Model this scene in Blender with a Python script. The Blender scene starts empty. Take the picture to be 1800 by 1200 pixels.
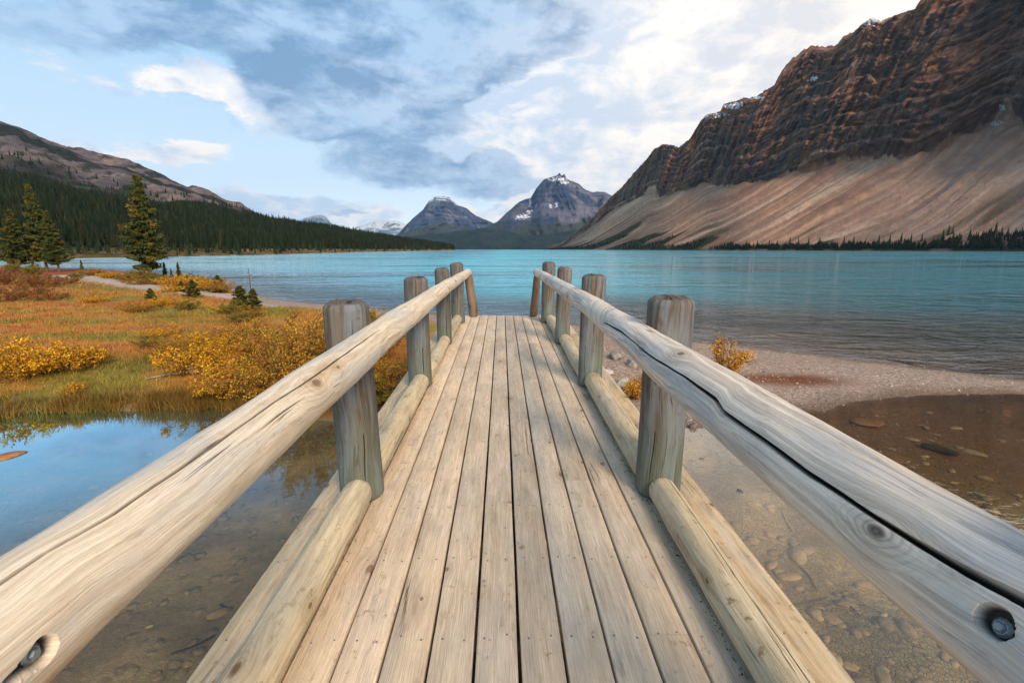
import bpy, math, random
import numpy as np
from mathutils import Vector, Matrix, Euler

random.seed(7)
RNG = np.random.default_rng(11)
SC = bpy.context.scene
COL = SC.collection
R = math.radians

# ------------------------------------------------------------------ camera
CAM_H = 1.316            # eye above the deck
WATER = -1.20            # water level (deck at the camera is z = 0)
HORIZON = 438.0
F = 850.0
PITCH = math.atan((600 - HORIZON) / F)
YAW = -math.atan(18 * math.cos(PITCH) / F)
cd = bpy.data.cameras.new('camera'); cam = bpy.data.objects.new('camera', cd); COL.objects.link(cam)
cd.sensor_width = 36; cd.lens = 17.0; cd.clip_start = 0.05; cd.clip_end = 60000
cam.location = (0, 0, CAM_H)
cam.rotation_euler = (math.pi/2 - PITCH, 0, YAW)
SC.camera = cam
CR = np.array(cam.rotation_euler.to_matrix())

# ------------------------------------------------------------------ node helper
class S:
    """a socket with arithmetic"""
    def __init__(s, nt, sock): s.nt, s.s = nt, sock
    def _m(s, op, *a, clamp=False):
        n = s.nt.nodes.new('ShaderNodeMath'); n.operation = op; n.use_clamp = clamp
        for i, v in enumerate((s,) + a):
            if isinstance(v, S): s.nt.links.new(v.s, n.inputs[i])
            else: n.inputs[i].default_value = v
        return S(s.nt, n.outputs[0])
    def __add__(s, o): return s._m('ADD', o)
    __radd__ = __add__
    def __mul__(s, o): return s._m('MULTIPLY', o)
    __rmul__ = __mul__
    def __sub__(s, o): return s._m('SUBTRACT', o)
    def __rsub__(s, o): return (s * -1.0) + o
    def __truediv__(s, o): return s._m('DIVIDE', o)
    def abs(s): return s._m('ABSOLUTE')
    def exp(s): return s._m('EXPONENT')
    def sin(s): return s._m('SINE')
    def sqrt(s): return s._m('SQRT')
    def pw(s, p): return s._m('POWER', p)
    def gt(s, o): return s._m('GREATER_THAN', o)
    def mx(s, o): return s._m('MAXIMUM', o)
    def mn(s, o): return s._m('MINIMUM', o)
    def cl(s): return s._m('ADD', 0.0, clamp=True)
    def sm(s, a, b, lo=0.0, hi=1.0):
        n = s.nt.nodes.new('ShaderNodeMapRange'); n.interpolation_type = 'SMOOTHSTEP'
        s.nt.links.new(s.s, n.inputs[0])
        for i, v in zip((1, 2, 3, 4), (a, b, lo, hi)): n.inputs[i].default_value = v
        return S(s.nt, n.outputs[0])

class NT:
    def __init__(s, tree): s.t = tree; tree.nodes.clear()
    def new(s, typ, **kw):
        n = s.t.nodes.new(typ)
        for k, v in kw.items(): setattr(n, k, v)
        return n
    def put(s, inp, v):
        if isinstance(v, S): s.t.links.new(v.s, inp)
        elif v is not None: inp.default_value = v
    def attr(s, name, out='Vector'):
        n = s.new('ShaderNodeAttribute', attribute_name=name); return S(s.t, n.outputs[out])
    def pos(s): return S(s.t, s.new('ShaderNodeNewGeometry').outputs['Position'])
    def obj(s): return S(s.t, s.new('ShaderNodeTexCoord').outputs['Object'])
    def sep(s, v):
        n = s.new('ShaderNodeSeparateXYZ'); s.put(n.inputs[0], v); return [S(s.t, o) for o in n.outputs]
    def comb(s, x, y, z=0.0):
        n = s.new('ShaderNodeCombineXYZ')
        for i, v in enumerate((x, y, z)): s.put(n.inputs[i], v)
        return S(s.t, n.outputs[0])
    def noise(s, v, scale=1.0, detail=4.0, rough=.55, dist=0.0, dims='3D', col=False):
        n = s.new('ShaderNodeTexNoise', noise_dimensions=dims); s.put(n.inputs['Vector'], v)
        n.inputs['Scale'].default_value = scale; n.inputs['Detail'].default_value = detail
        n.inputs['Roughness'].default_value = rough; n.inputs['Distortion'].default_value = dist
        return S(s.t, n.outputs['Color' if col else 'Fac'])
    def vor(s, v, scale=1.0, feature='F1', dims='3D', out='Distance', rnd=1.0):
        n = s.new('ShaderNodeTexVoronoi', voronoi_dimensions=dims, feature=feature); s.put(n.inputs['Vector'], v)
        n.inputs['Scale'].default_value = scale; n.inputs['Randomness'].default_value = rnd
        if out == 'node': return n
        return S(s.t, n.outputs[out])
    def mix(s, f, a, b, mode='MIX'):
        n = s.new('ShaderNodeMix', data_type='RGBA', blend_type=mode)
        s.put(n.inputs[0], f)
        for i, v in ((6, a), (7, b)):
            if isinstance(v, tuple) and len(v) == 3: v = (*v, 1)
            s.put(n.inputs[i], v)
        return S(s.t, n.outputs[2])
    def scale(s, c, f):
        n = s.new('ShaderNodeVectorMath', operation='SCALE'); s.put(n.inputs[0], c); s.put(n.inputs[3], f)
        return S(s.t, n.outputs[0])
    def vm(s, op, a, b=None, out=0):
        n = s.new('ShaderNodeVectorMath', operation=op); s.put(n.inputs[0], a)
        if b is not None: s.put(n.inputs[1], b)
        return S(s.t, n.outputs[out])
    def bump(s, h, strength=1.0, dist=.01, normal=None):
        n = s.new('ShaderNodeBump'); s.put(n.inputs['Strength'], strength)
        s.put(n.inputs['Distance'], dist); s.put(n.inputs['Height'], h); s.put(n.inputs['Normal'], normal)
        return S(s.t, n.outputs[0])
    def principled(s, col, rough=.7, normal=None, spec=.3, metal=0.0):
        n = s.new('ShaderNodeBsdfPrincipled')
        s.put(n.inputs['Base Color'], (*col, 1) if isinstance(col, tuple) and len(col) == 3 else col)
        s.put(n.inputs['Roughness'], rough); s.put(n.inputs['Normal'], normal)
        n.inputs['Specular IOR Level'].default_value = spec; n.inputs['Metallic'].default_value = metal
        return S(s.t, n.outputs[0])
    def out(s, sh, vol=None):
        n = s.new('ShaderNodeOutputMaterial')
        if sh is not None: s.put(n.inputs['Surface'], sh)
        if vol is not None: s.put(n.inputs['Volume'], vol)

def material(name):
    m = bpy.data.materials.new(name); m.use_nodes = True
    return m, NT(m.node_tree)

# ------------------------------------------------------------------ pixel geometry (planning helpers)
def pdir(px, py):
    d = CR @ np.array([(px - 900) / F, -(py - 600) / F, -1.0]); return d / np.linalg.norm(d)
def at(px, py, z=WATER):
    d = pdir(px, py); t = (z - CAM_H) / d[2]; return np.array([d[0]*t, d[1]*t, z])
def azel(px, py):
    d = pdir(px, py); return math.atan2(d[0], d[1]), d[2] / math.hypot(d[0], d[1])

# ------------------------------------------------------------------ world: sky with clouds
SUN_AZ, SUN_EL = R(158), R(30)          # azimuth measured from +Y towards +X
w = bpy.data.worlds.new('World'); SC.world = w; w.use_nodes = True
N = NT(w.node_tree)
sky = N.new('ShaderNodeTexSky', sky_type='NISHITA', sun_disc=False)
sky.sun_elevation = SUN_EL; sky.sun_rotation = SUN_AZ
sky.air_density = 1.0; sky.dust_density = 0.6; sky.ozone_density = 1.5; sky.altitude = 1900
d = S(N.t, N.new('ShaderNodeTexCoord').outputs['Generated'])
dx, dy, dz = N.sep(d)
az = dx._m('ARCTAN2', dy)
el = dz._m('ARCSINE')
zz = dz.mx(0.0) + 0.22
P = N.comb(dx / zz, dy / zz, 0.0)
warp = N.noise(P, 1.3, 3, .5, col=True)
P2 = N.vm('ADD', P, N.scale(warp, 0.35))
f1 = N.noise(P2, 1.6, 7, .55)
f2 = N.noise(N.vm('ADD', P2, (-.05, -.03, 0)), 1.6, 7, .55)
f3 = N.noise(N.vm('ADD', P, (7.3, 2.1, 0)), 3.2, 6, .55)
wob = N.noise(N.comb(az, el * 2.0, 3.0), 6.5, 8, .62, dist=.25)
wob2 = N.noise(N.comb(az, el * 2.2, 9.0), 5.0, 6, .6)
azw = az + (wob - .5) * .22
elw = el + (wob2 - .5) * .12
def blob(px, py, sx, sy, amp):
    a, e = azel(px, py); e = math.atan(e)
    u = (azw - a) / (sx / F); v = (elw - e) / (sy / F)
    return ((u*u + v*v) * -1.0).exp() * amp
dark = None
for b in [(560, 40, 230, 60, .85), (700, 110, 190, 65, .9), (270, 35, 75, 40, .6), (60, 25, 110, 34, .5), (860, 60, 150, 80, .8),
          (650, 215, 150, 45, .85), (820, 290, 120, 26, .9), (690, 300, 110, 24, .75), (1000, 50, 120, 50, .3),
          (890, 335, 110, 22, .7), (560, 160, 110, 34, .55), (200, 165, 60, 30, .3), (620, 372, 60, 9, .55),
          (1180, 80, 130, 80, .2), (900, 190, 50, 40, .1), (440, 352, 60, 12, .35)]:
    v = blob(*b); dark = v if dark is None else dark + v
white = None
for b in [(290, 150, 50, 18, .95), (440, 188, 70, 20, 1.0), (370, 155, 40, 20, .7), (680, 140, 60, 30, .7), (660, 190, 150, 50, .5), (1020, 200, 140, 120, 1.5),
          (1250, 80, 260, 180, 1.5), (1450, 60, 260, 180, 1.6), (1080, 290, 160, 60, 1.0), (300, 285, 70, 18, .7),
          (430, 360, 80, 20, .75), (560, 372, 130, 20, .7), (720, 285, 90, 18, .55), (900, 372, 140, 16, .75), (140, 98, 50, 12, .25), (250, 272, 80, 14, .5), (820, 200, 90, 60, .5)]:
    v = blob(*b); white = v if white is None else white + v
# beyond the frame the same broken cloud goes on
beyond = (az * 0.9 + (el - .75) * .9 + (f1 - .5) * 2.2).sm(-.2, 1.1) * el.sm(.42, .75)
behind = (N.noise(P2, .9, 5, .5)).sm(.50, .62) * dy.sm(.35, -.1)
wob3 = N.noise(N.comb(az, el * 2.0, 15.0), 9.0, 8, .62, dist=.3)
band = (wob - .5) * 1.7 + (wob3 - .5) * 1.1
wd = (white + band).sm(.26, .54)
dk = (dark - blob(1000, 210, 110, 90, .8) - (wob - .5) * .9 + (wob3 - .5) * 1.25).sm(.30, .66)
wd = wd.mx(beyond * .8).mx(behind * .7)
dk = dk.mx(beyond * f3.sm(.4, .62) * .75).mx(behind * f3.sm(.42, .6) * .6)
relief = ((f1 - f2) * 3.6 + (wob3 - wob) * 3.6 + .52).cl()
warm = az.sm(-.2, .75)
hz = el.sm(0.0, .62)                          # 0 at the horizon
clear = N.mix(el.sm(-.02, .5), (7.6, 8.3, 8.8), (2.9, 5.8, 8.0))
clear = N.mix(el.sm(.45, 1.2), clear, (0.9, 2.3, 4.6))
base = N.mix(.72, S(N.t, sky.outputs[0]), clear)
wcol = N.mix(relief, N.mix(warm, (4.6, 5.7, 7.2), (6.9, 6.4, 6.2)), N.mix(warm, (9.0, 8.3, 7.7), (9.6, 8.5, 7.4)))
dcol = N.mix(relief, N.mix(warm, (1.35, 2.5, 4.2), (3.8, 4.0, 4.6)), N.mix(warm, (3.6, 5.0, 6.8), (6.4, 6.1, 6.1)))
c = N.mix(wd * .94, base, wcol)
c = N.mix(dk * .9, c, dcol)
bg = N.new('ShaderNodeBackground'); N.put(bg.inputs[0], c); bg.inputs[1].default_value = 0.10
wo = N.new('ShaderNodeOutputWorld'); N.t.links.new(bg.outputs[0], wo.inputs[0])
w.cycles.sampling_method = 'MANUAL'; w.cycles.sample_map_resolution = 512

sd = bpy.data.lights.new('sun', 'SUN'); sd.energy = 3.6; sd.angle = R(20); sd.color = (1.0, .82, .62)
sun = bpy.data.objects.new('sun', sd); COL.objects.link(sun)
sdir = Vector((math.sin(SUN_AZ)*math.cos(SUN_EL), math.cos(SUN_AZ)*math.cos(SUN_EL), math.sin(SUN_EL)))
sun.rotation_euler = sdir.to_track_quat('Z', 'Y').to_euler(); sun.location = (0, 0, 50)

SC.view_settings.view_transform = 'Standard'; SC.view_settings.look = 'None'
SC.view_settings.gamma = 1; SC.view_settings.use_curve_mapping = False
SC.view_settings.exposure = 0.52
SC.render.engine = 'CYCLES'
SC.cycles.max_bounces = 5; SC.cycles.diffuse_bounces = 2; SC.cycles.glossy_bounces = 2; SC.cycles.transmission_bounces = 3; SC.cycles.volume_bounces = 0; SC.cycles.transparent_max_bounces = 8

# ------------------------------------------------------------------ numpy noise
_perm = RNG.permutation(512)
def _h(i, j, seed):
    return _perm[(i * 7 + _perm[(j + seed * 31) & 511] * 3 + seed) & 511]
def perlin(x, y, seed=0):
    xi = np.floor(x).astype(np.int64); yi = np.floor(y).astype(np.int64)
    xf = x - xi; yf = y - yi
    u = xf*xf*xf*(xf*(xf*6-15)+10); v = yf*yf*yf*(yf*(yf*6-15)+10)
    def g(i, j, dx, dy):
        a = _h(i, j, seed) * (2*np.pi/512); return np.cos(a)*dx + np.sin(a)*dy
    n00 = g(xi, yi, xf, yf); n10 = g(xi+1, yi, xf-1, yf); n01 = g(xi, yi+1, xf, yf-1); n11 = g(xi+1, yi+1, xf-1, yf-1)
    return ((n00*(1-u)+n10*u)*(1-v) + (n01*(1-u)+n11*u)*v) * 1.5
def fbm(x, y, seed=0, oct=5, gain=.5):
    s = 0; a = 1; t = 0
    for o in range(oct):
        s = s + a*perlin(x*2**o + o*13.7, y*2**o - o*7.3, seed+o); t += a; a *= gain
    return s / t
def ridged(x, y, seed=0, oct=5, gain=.55):
    s = 0; a = 1; t = 0
    for o in range(oct):
        s = s + a*(1-2*np.abs(perlin(x*2**o + o*13.7, y*2**o - o*7.3, seed+o))); t += a; a *= gain
    return s / t
def sstep(a, b, x):
    t = np.clip((x-a)/(b-a), 0, 1); return t*t*(3-2*t)
def lerp(a, b, t):
    t = np.asarray(t)[..., None]; return np.asarray(a)*(1-t) + np.asarray(b)*t

# ------------------------------------------------------------------ mesh helpers
def mesh_arrays(name, V, Fc, col=None, smooth=True, attrs=None, vattrs=None, mats=()):
    V = np.asarray(V, dtype=np.float32).reshape(-1, 3); Fc = np.asarray(Fc, dtype=np.int32)
    k = Fc.shape[1]; n = len(Fc)
    me = bpy.data.meshes.new(name)
    me.vertices.add(len(V)); me.vertices.foreach_set('co', V.ravel())
    me.loops.add(n*k); me.loops.foreach_set('vertex_index', Fc.ravel())
    me.polygons.add(n); me.polygons.foreach_set('loop_start', np.arange(0, n*k, k, dtype=np.int32))
    me.polygons.foreach_set('use_smooth', np.full(n, smooth))
    me.update(calc_edges=True)
    if col is not None:
        a = me.color_attributes.new('Col', 'FLOAT_COLOR', 'POINT')
        c = np.ones((len(V), 4), dtype=np.float32); c[:, :3] = np.asarray(col).reshape(-1, 3)
        a.data.foreach_set('color', c.ravel())
    for kk, v in (attrs or {}).items():
        a = me.attributes.new(kk, 'FLOAT', 'POINT'); a.data.foreach_set('value', np.asarray(v, dtype=np.float32).ravel())
    for kk, v in (vattrs or {}).items():
        a = me.attributes.new(kk, 'FLOAT_VECTOR', 'POINT'); a.data.foreach_set('vector', np.asarray(v, dtype=np.float32).ravel())
    for m in mats: me.materials.append(m)
    return me
def link(name, me, parent=None):
    o = bpy.data.objects.new(name, me); COL.objects.link(o)
    if parent: o.parent = parent
    return o
def grid_faces(nr, nc, wrap=False):
    j = np.arange(nc if wrap else nc-1); i = np.arange(nr-1)
    I, J = np.meshgrid(i, j, indexing='ij'); J2 = (J+1) % nc
    return np.stack([I*nc+J, I*nc+J2, (I+1)*nc+J2, (I+1)*nc+J], -1).reshape(-1, 4)
def tag(o, label=None, cat=None, group=None, kind=None):
    if label: o['label'] = label
    if cat: o['category'] = cat
    if group: o['group'] = group
    if kind: o['kind'] = kind
    return o
def empty(name, loc=(0, 0, 0), rz=0.0):
    o = bpy.data.objects.new(name, None); COL.objects.link(o); o.location = loc; o.rotation_euler = (0, 0, rz)
    o.empty_display_size = .2
    return o
class MB:
    """collects simple shapes into one mesh"""
    def __init__(s): s.v = []; s.f = []
    def box(s, x0, x1, y0, y1, z0, z1):
        b = len(s.v); s.v += [(x, y, z) for z in (z0, z1) for y in (y0, y1) for x in (x0, x1)]
        s.f += [tuple(b+i for i in q) for q in ((0,2,3,1),(4,5,7,6),(0,1,5,4),(2,6,7,3),(0,4,6,2),(1,3,7,5))]
    def disc(s, c, nrm, r, h, n=8):
        nrm = Vector(nrm).normalized(); a = nrm.orthogonal().normalized(); bb = nrm.cross(a); c = Vector(c)
        b = len(s.v)
        for k, (rr, hh) in enumerate(((r, 0), (r, h*.6), (r*.7, h))):
            for i in range(n):
                t = 2*math.pi*i/n; s.v.append(tuple(c + (a*math.cos(t)+bb*math.sin(t))*rr + nrm*hh))
        for k in range(2):
            for i in range(n):
                j = (i+1) % n; s.f.append((b+k*n+i, b+k*n+j, b+(k+1)*n+j, b+(k+1)*n+i))
        s.f.append(tuple(b+2*n+i for i in range(n)))
    def build(s, name, mat, parent=None, smooth=False):
        me = bpy.data.meshes.new(name); me.from_pydata(s.v, [], s.f); me.update()
        me.materials.append(mat)
        if smooth: me.polygons.foreach_set('use_smooth', [True]*len(me.polygons))
        return link(name, me, parent)

# ------------------------------------------------------------------ materials
def wood(name, light, mid, dark, stain=(.30, .17, .08), grey=(.33, .35, .38), greyamt=.3, knot=.5, stainamt=.35, check=.5, green=0.0, ring=1.0, fleck=.0):
    m, n = material(name)
    a, l, sd_ = n.sep(n.attr('wc'))
    n1 = n.noise(n.comb(a*5, l*1.1), 1, 3, .5, dims='2D')
    n1b = n.noise(n.comb(a*14, l*4.0), 1, 2, .5, dims='2D')
    a1 = a + (n1 - .5) * .03 + (n1b - .5) * .005
    q = n.comb(a*5.5, l*1.15)
    vn = n.vor(q, 1, dims='2D', out='node')
    kp = n.sep(S(n.t, vn.outputs['Position'])); rc = n.sep(S(n.t, vn.outputs['Color']))
    da = a - kp[0] / 5.5; dl = l - kp[1] / 1.15
    has = rc[0].gt(1 - knot)
    size = rc[1] * .8 + .5
    e = ((da*da) + (dl*dl) * .30).sqrt() / size
    inf = ((e / .030) * (e / .030) * -1.0).exp() * has
    inf2 = ((e / .055) * (e / .055) * -1.0).exp() * has
    a2 = a1 - da * inf2 * .9
    fine = n.noise(n.comb(a2*330, l*6.5), 1, 7, .72, dims='2D')
    fib = n.noise(n.comb(a2*120 + 9, l*2.2 + 4), 1, 5, .7, dims='2D')
    med = n.noise(n.comb(a2*48, l*.8), 1, 3, .55, dims='2D')
    broad = n.noise(n.comb(a2*9, l*1.3), 1, 3, .55, dims='2D')
    c = n.mix(med.sm(.35, .68), (*light, 1), (*mid, 1))
    c = n.mix(broad.sm(.45, .68) * greyamt, c, (*grey, 1))
    st = n.noise(n.comb(a1*12 + 31, l*1.6 + 7), 1, 5, .65, dims='2D')
    c = n.mix(st.sm(.55, .74) * stainamt, c, (*stain, 1))
    # growth rings seen as cathedral figure and around knots
    fig = ((a2 * 150 + (n1 * 22) + (n1b * 3)) * 1.0).sin()
    figm = n.noise(n.comb(a*7 + 3, l*.9 + 9), 1, 2, .5, dims='2D').sm(.5, .62)
    c = n.mix(fig.sm(.2, 1) * figm * .30 * ring, c, (*dark, 1))
    rings = (e * 560 + n1b * 18 + n1 * 14).sin()
    rm = ((e / .024) * -1.0).exp() * has
    c = n.mix(rings.sm(.0, 1.0) * rm * .95 * ring, c, (*dark, 1))
    c = n.mix(inf2 * .28, c, (*stain, 1))
    c = n.mix((e.sm(.015, .008)) * has * .75, c, (dark[0]*.6, dark[1]*.55, dark[2]*.5, 1))
    tone = n.new('ShaderNodeTexWhiteNoise', noise_dimensions='1D'); n.put(tone.inputs['W'], sd_)
    c = n.mix((fib - .5).abs().sm(.035, .0) * .28, c, (dark[0]*.8, dark[1]*.8, dark[2]*.8, 1))
    c = n.scale(c, (fine * 1.1 + .47) * (S(n.t, tone.outputs[0]) * .2 + .9))
    gr = n.noise(n.comb(a1*34 + 41, l*5 + 9), 1, 5, .7, dims='2D')
    c = n.mix(gr.sm(.58, .72) * .35, c, (dark[0]*.9, dark[1]*.9, dark[2]*.95, 1))
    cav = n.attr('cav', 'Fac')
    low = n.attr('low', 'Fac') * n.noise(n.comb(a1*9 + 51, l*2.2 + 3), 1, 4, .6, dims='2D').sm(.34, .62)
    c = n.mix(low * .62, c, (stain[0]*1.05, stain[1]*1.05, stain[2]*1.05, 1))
    ck = n.noise(n.comb(a2*38 + 11, l*.55 + 3), 1, 3, .5, dims='2D')
    gate = n.noise(n.comb(a*6 + 5, l*1.2 + 2), 1, 2, .5, dims='2D').sm(.68 - .20*check, .76 - .20*check)
    line = (ck - .5).abs().sm(.010, .002) * gate
    c = n.mix(line * .85, c, (dark[0]*.3, dark[1]*.27, dark[2]*.25, 1))
    if fleck:
        fk = n.noise(n.comb(a*16 + 71, l*14 + 5), 1, 4, .7, dims='2D')
        fg = n.noise(n.comb(a*2 + 1, l*1.7), 1, 2, .5, dims='2D')
        c = n.mix(fk.sm(.62, .76) * fg.sm(.38, .52) * fleck, c, (*stain, 1))
    c = n.mix(cav.sm(.15, .75) * .93, c, (.022, .017, .014, 1))  # dirt plus painted shade inside cracks and bolt holes; darker end grain
    if fleck > .6:
        P_ = n.pos(); gm = n.noise(n.vm('MULTIPLY', P_, (5, 1.4, 1)), 1.0, 6, .68); gm2 = n.noise(n.vm('MULTIPLY', P_, (9, 5, 1)), 1.0, 5, .7)
        c = n.scale(c, gm.sm(.36, .62, .80, 1.04))
        c = n.mix(gm2.sm(.62, .72) * .5, c, (.20, .135, .085, 1))
    if green:
        z = n.sep(n.obj())[2]
        gn = n.noise(n.comb(a*10, l*3), 1, 4, .6, dims='2D')
        c = n.mix(((z * -1.0).sm(-.65, -.02) * (gn + .35)).cl() * green, c, (.115, .17, .125, 1))
    h = fine * .55 + fib * .5 + med * .35 - line * 1.6 + rings * rm * .22 - inf * .1
    nb = n.bump(h, .8, .0035)
    n.out(n.principled(c, .72, nb, spec=.25))
    return m

M = {}
M['deck'] = wood('deck_wood', (.70, .555, .40), (.61, .475, .335), (.27, .175, .105), stain=(.30, .18, .10), grey=(.55, .47, .39), greyamt=.5, knot=.25, stainamt=.3, check=.15, ring=.35, fleck=.8)
M['deck_edge'] = wood('deck_edge_wood', (.66, .51, .33), (.56, .42, .25), (.24, .14, .07), stain=(.20, .10, .045), greyamt=.35, knot=.75, stainamt=.5, check=.8, ring=.8, fleck=.7)
M['rail_left'] = wood('rail_wood_cream', (.80, .68, .53), (.66, .53, .38), (.26, .16, .085), stain=(.42, .25, .11), grey=(.50, .50, .49), greyamt=.6, knot=.5, stainamt=.6, check=.45, ring=.6, fleck=.3)
M['rail_right'] = wood('rail_wood_silver', (.80, .69, .57), (.54, .46, .38), (.14, .11, .095), stain=(.42, .25, .14), grey=(.43, .44, .46), greyamt=.6, knot=.6, stainamt=.4, check=.7, ring=.95, fleck=.2)
M['curb'] = wood('curb_log_wood', (.66, .54, .36), (.55, .44, .28), (.20, .12, .055), stain=(.20, .11, .05), grey=(.40, .39, .32), greyamt=.45, knot=.7, stainamt=.45, check=.7, ring=.6, fleck=.8)
M['post'] = wood('post_wood', (.165, .145, .125), (.075, .06, .045), (.06, .045, .035), stain=(.12, .068, .04), grey=(.18, .205, .23), greyamt=.75, knot=.6, stainamt=.9, check=1.2, green=.5, ring=1.0, fleck=.8)
M['brace'] = wood('brace_wood', (.20, .12, .06), (.13, .075, .035), (.04, .025, .015), stain=(.10, .05, .02), greyamt=.15, knot=.4, stainamt=.5, check=.7)
M['under'] = wood('joist_wood', (.20, .15, .10), (.14, .10, .06), (.05, .035, .02), greyamt=.2, knot=.2)
m, n = material('bolt_steel'); n.out(n.principled(n.mix(n.noise(n.obj(), 60, 3), (.16, .19, .21, 1), (.30, .33, .35, 1)), .45, spec=.5, metal=.6)); M['bolt'] = m
m, n = material('screw_steel'); n.out(n.principled((.17, .18, .20), .5, spec=.5, metal=.3)); M['screw'] = m

def colmat(name, rough=.85, nscale=30, amt=.5, bump=.0, bdist=.02, spec=.15, detail=5, trans=0.0):
    m, n = material(name)
    c = n.attr('Col', 'Color'); p = n.pos()
    f = n.noise(p, nscale, detail, .6)
    c = n.scale(c, f * (2*amt) + (1 - amt))
    nb = n.bump(n.noise(p, nscale * 1.3, detail, .65), 1.0, bdist) if bump else None
    sh = n.principled(c, rough, nb, spec=spec)
    if trans:
        t = n.new('ShaderNodeBsdfTranslucent'); n.put(t.inputs[0], c)
        mx = n.new('ShaderNodeMixShader'); mx.inputs[0].default_value = trans
        n.put(mx.inputs[1], sh); n.t.links.new(t.outputs[0], mx.inputs[2]); sh = S(n.t, mx.outputs[0])
    n.out(sh); return m
M['leaf'] = colmat('foliage', .6, 9, .3, spec=.25, trans=.35)
M['grass'] = colmat('grass_blades', .7, 6, .3, spec=.15, trans=.3)
M['needle'] = colmat('needles', .75, 3, .45, spec=.15)
M['farneedle'] = colmat('far_needles', .9, .05, .4, spec=.05)
M['rock'] = colmat('lichen_rock', .85, 14, .45, bump=1, bdist=.02)
M['pebble'] = colmat('pebble_stone', .75, 40, .3, spec=.25)

# ------------------------------------------------------------------ ground: near terrain
near_px = [(-1500, 770), (-500, 752), (-200, 742), (0, 734), (60, 722), (120, 725), (180, 720), (240, 722), (300, 716), (345, 722), (380, 712), (430, 724), (480, 716), (540, 735), (640, 742), (740, 735),
           (900, 730), (1100, 735), (1215, 756), (1290, 744), (1340, 728), (1400, 720), (1445, 723), (1475, 712), (1500, 706), (1560, 700), (1620, 694), (1710, 692), (1800, 693), (2000, 700), (2400, 715), (3200, 730)]
far_px = [(3200, 700), (2400, 694), (2000, 684), (1800, 668), (1700, 655), (1600, 643), (1500, 632), (1400, 620), (1310, 608), (1225, 600), (1100, 583), (1006, 570), (920, 562), (830, 556), (760, 551), (700, 547),
          (620, 538), (560, 533), (505, 528), (462, 527), (430, 520), (410, 514), (372, 504), (340, 495), (315, 489), (280, 486), (215, 481), (140, 477), (60, 475), (0, 475), (-300, 479), (-1200, 486)]
NP = np.array([at(*p)[:2] for p in near_px]); FP = np.array([at(*p)[:2] for p in far_px])
POLY = np.vstack([NP, FP])
def seg_dist(X, Y, L):
    best = np.full(X.shape, 1e9)
    for (ax, ay), (bx, by) in zip(L[:-1], L[1:]):
        ux, uy = bx-ax, by-ay; q = ux*ux+uy*uy
        t = np.clip(((X-ax)*ux + (Y-ay)*uy)/q, 0, 1)
        best = np.minimum(best, (X-ax-t*ux)**2 + (Y-ay-t*uy)**2)
    return np.sqrt(best)
def inside(X, Y, L):
    c = np.zeros(X.shape, bool); n_ = len(L)
    for i in range(n_):
        ax, ay = L[i]; bx, by = L[(i+1) % n_]
        k = ((ay > Y) != (by > Y)) & (X < (bx-ax)*(Y-ay)/((by-ay) + 1e-12)+ax); c ^= k
    return c
PATH = np.array([at(*p, WATER+.35)[:2] for p in [(120, 488), (150, 493), (185, 499), (225, 505), (270, 512), (320, 518), (370, 522), (410, 527), (450, 533), (500, 540)]])
def terrain(X, Y, detail=True):
    wx = X + .10*fbm(X*2.2, Y*2.2, 3, 3) + .35*fbm(X*.5, Y*.5, 4, 2)*sstep(9, 20, Y)
    wy = Y + .10*fbm(X*2.2+9, Y*2.2, 5, 3)
    dn = seg_dist(wx, wy, NP); df = seg_dist(wx, wy, FP); ins = inside(wx, wy, POLY)
    dd = np.minimum(dn, df)
    lake = (df < dn)
    beach_left = sstep(4.5, 2.0, df) * sstep(-12.5, -10.5, X)
    meadow = sstep(-1.15, -2.0, X) * (1 - beach_left)
    hm = .10*sstep(0, .12, dd) + .16*sstep(0, 1.6, dd) + .26*sstep(2, 14, dn)*sstep(0, 2.5, df) + .05*fbm(X*1.3, Y*1.3, 8, 4)*sstep(0, .8, dd) + .035*fbm(X*5, Y*5, 9, 3)*sstep(0, .5, dd)
    hb = np.minimum(.055*dd, .28) + .012*fbm(X*3, Y*3, 12, 3)*sstep(0, .6, dd)
    h_in = meadow*hm + (1-meadow)*hb
    # the bank near the bridge landing is a heap
    h_in = h_in + .35*np.exp(-((X-.05)/1.6)**2 - ((Y-9.3)/1.0)**2)
    creek = -np.minimum(.16*dd, .34) - .05*fbm(X*.6, Y*.6, 20, 3)*sstep(.3, 1.5, dd)
    # the pool on the right is shallower
    creek = np.where(X > 1.5, creek*.8, creek)
    slope = np.where(X > 2, .055, .10)
    lk = -np.minimum(slope*dd + .004*dd**2, 7.0)
    h_out = np.where(lake, lk, creek)
    h = np.where(ins, h_in, h_out)
    # near bank under the start of the bridge
    nb = sstep(-2.2, -3.6, Y + .3*fbm(X*.7, X*.2, 31, 3)); h = h*(1-nb) + nb*.45
    if detail:
        under = sstep(.0, -.1, h) * (~lake)
        cob = np.maximum(0, ridged(X*3.3, Y*3.3, 40, 2)) ** 2
        h = h + under * (.018*fbm(X*7, Y*7, 41, 2) + .012*cob)
    return h, ins, dn, df, meadow, lake
def gz(x, y):
    h = terrain(np.array([float(x)]), np.array([float(y)]))[0][0]; return WATER + float(h)

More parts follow.
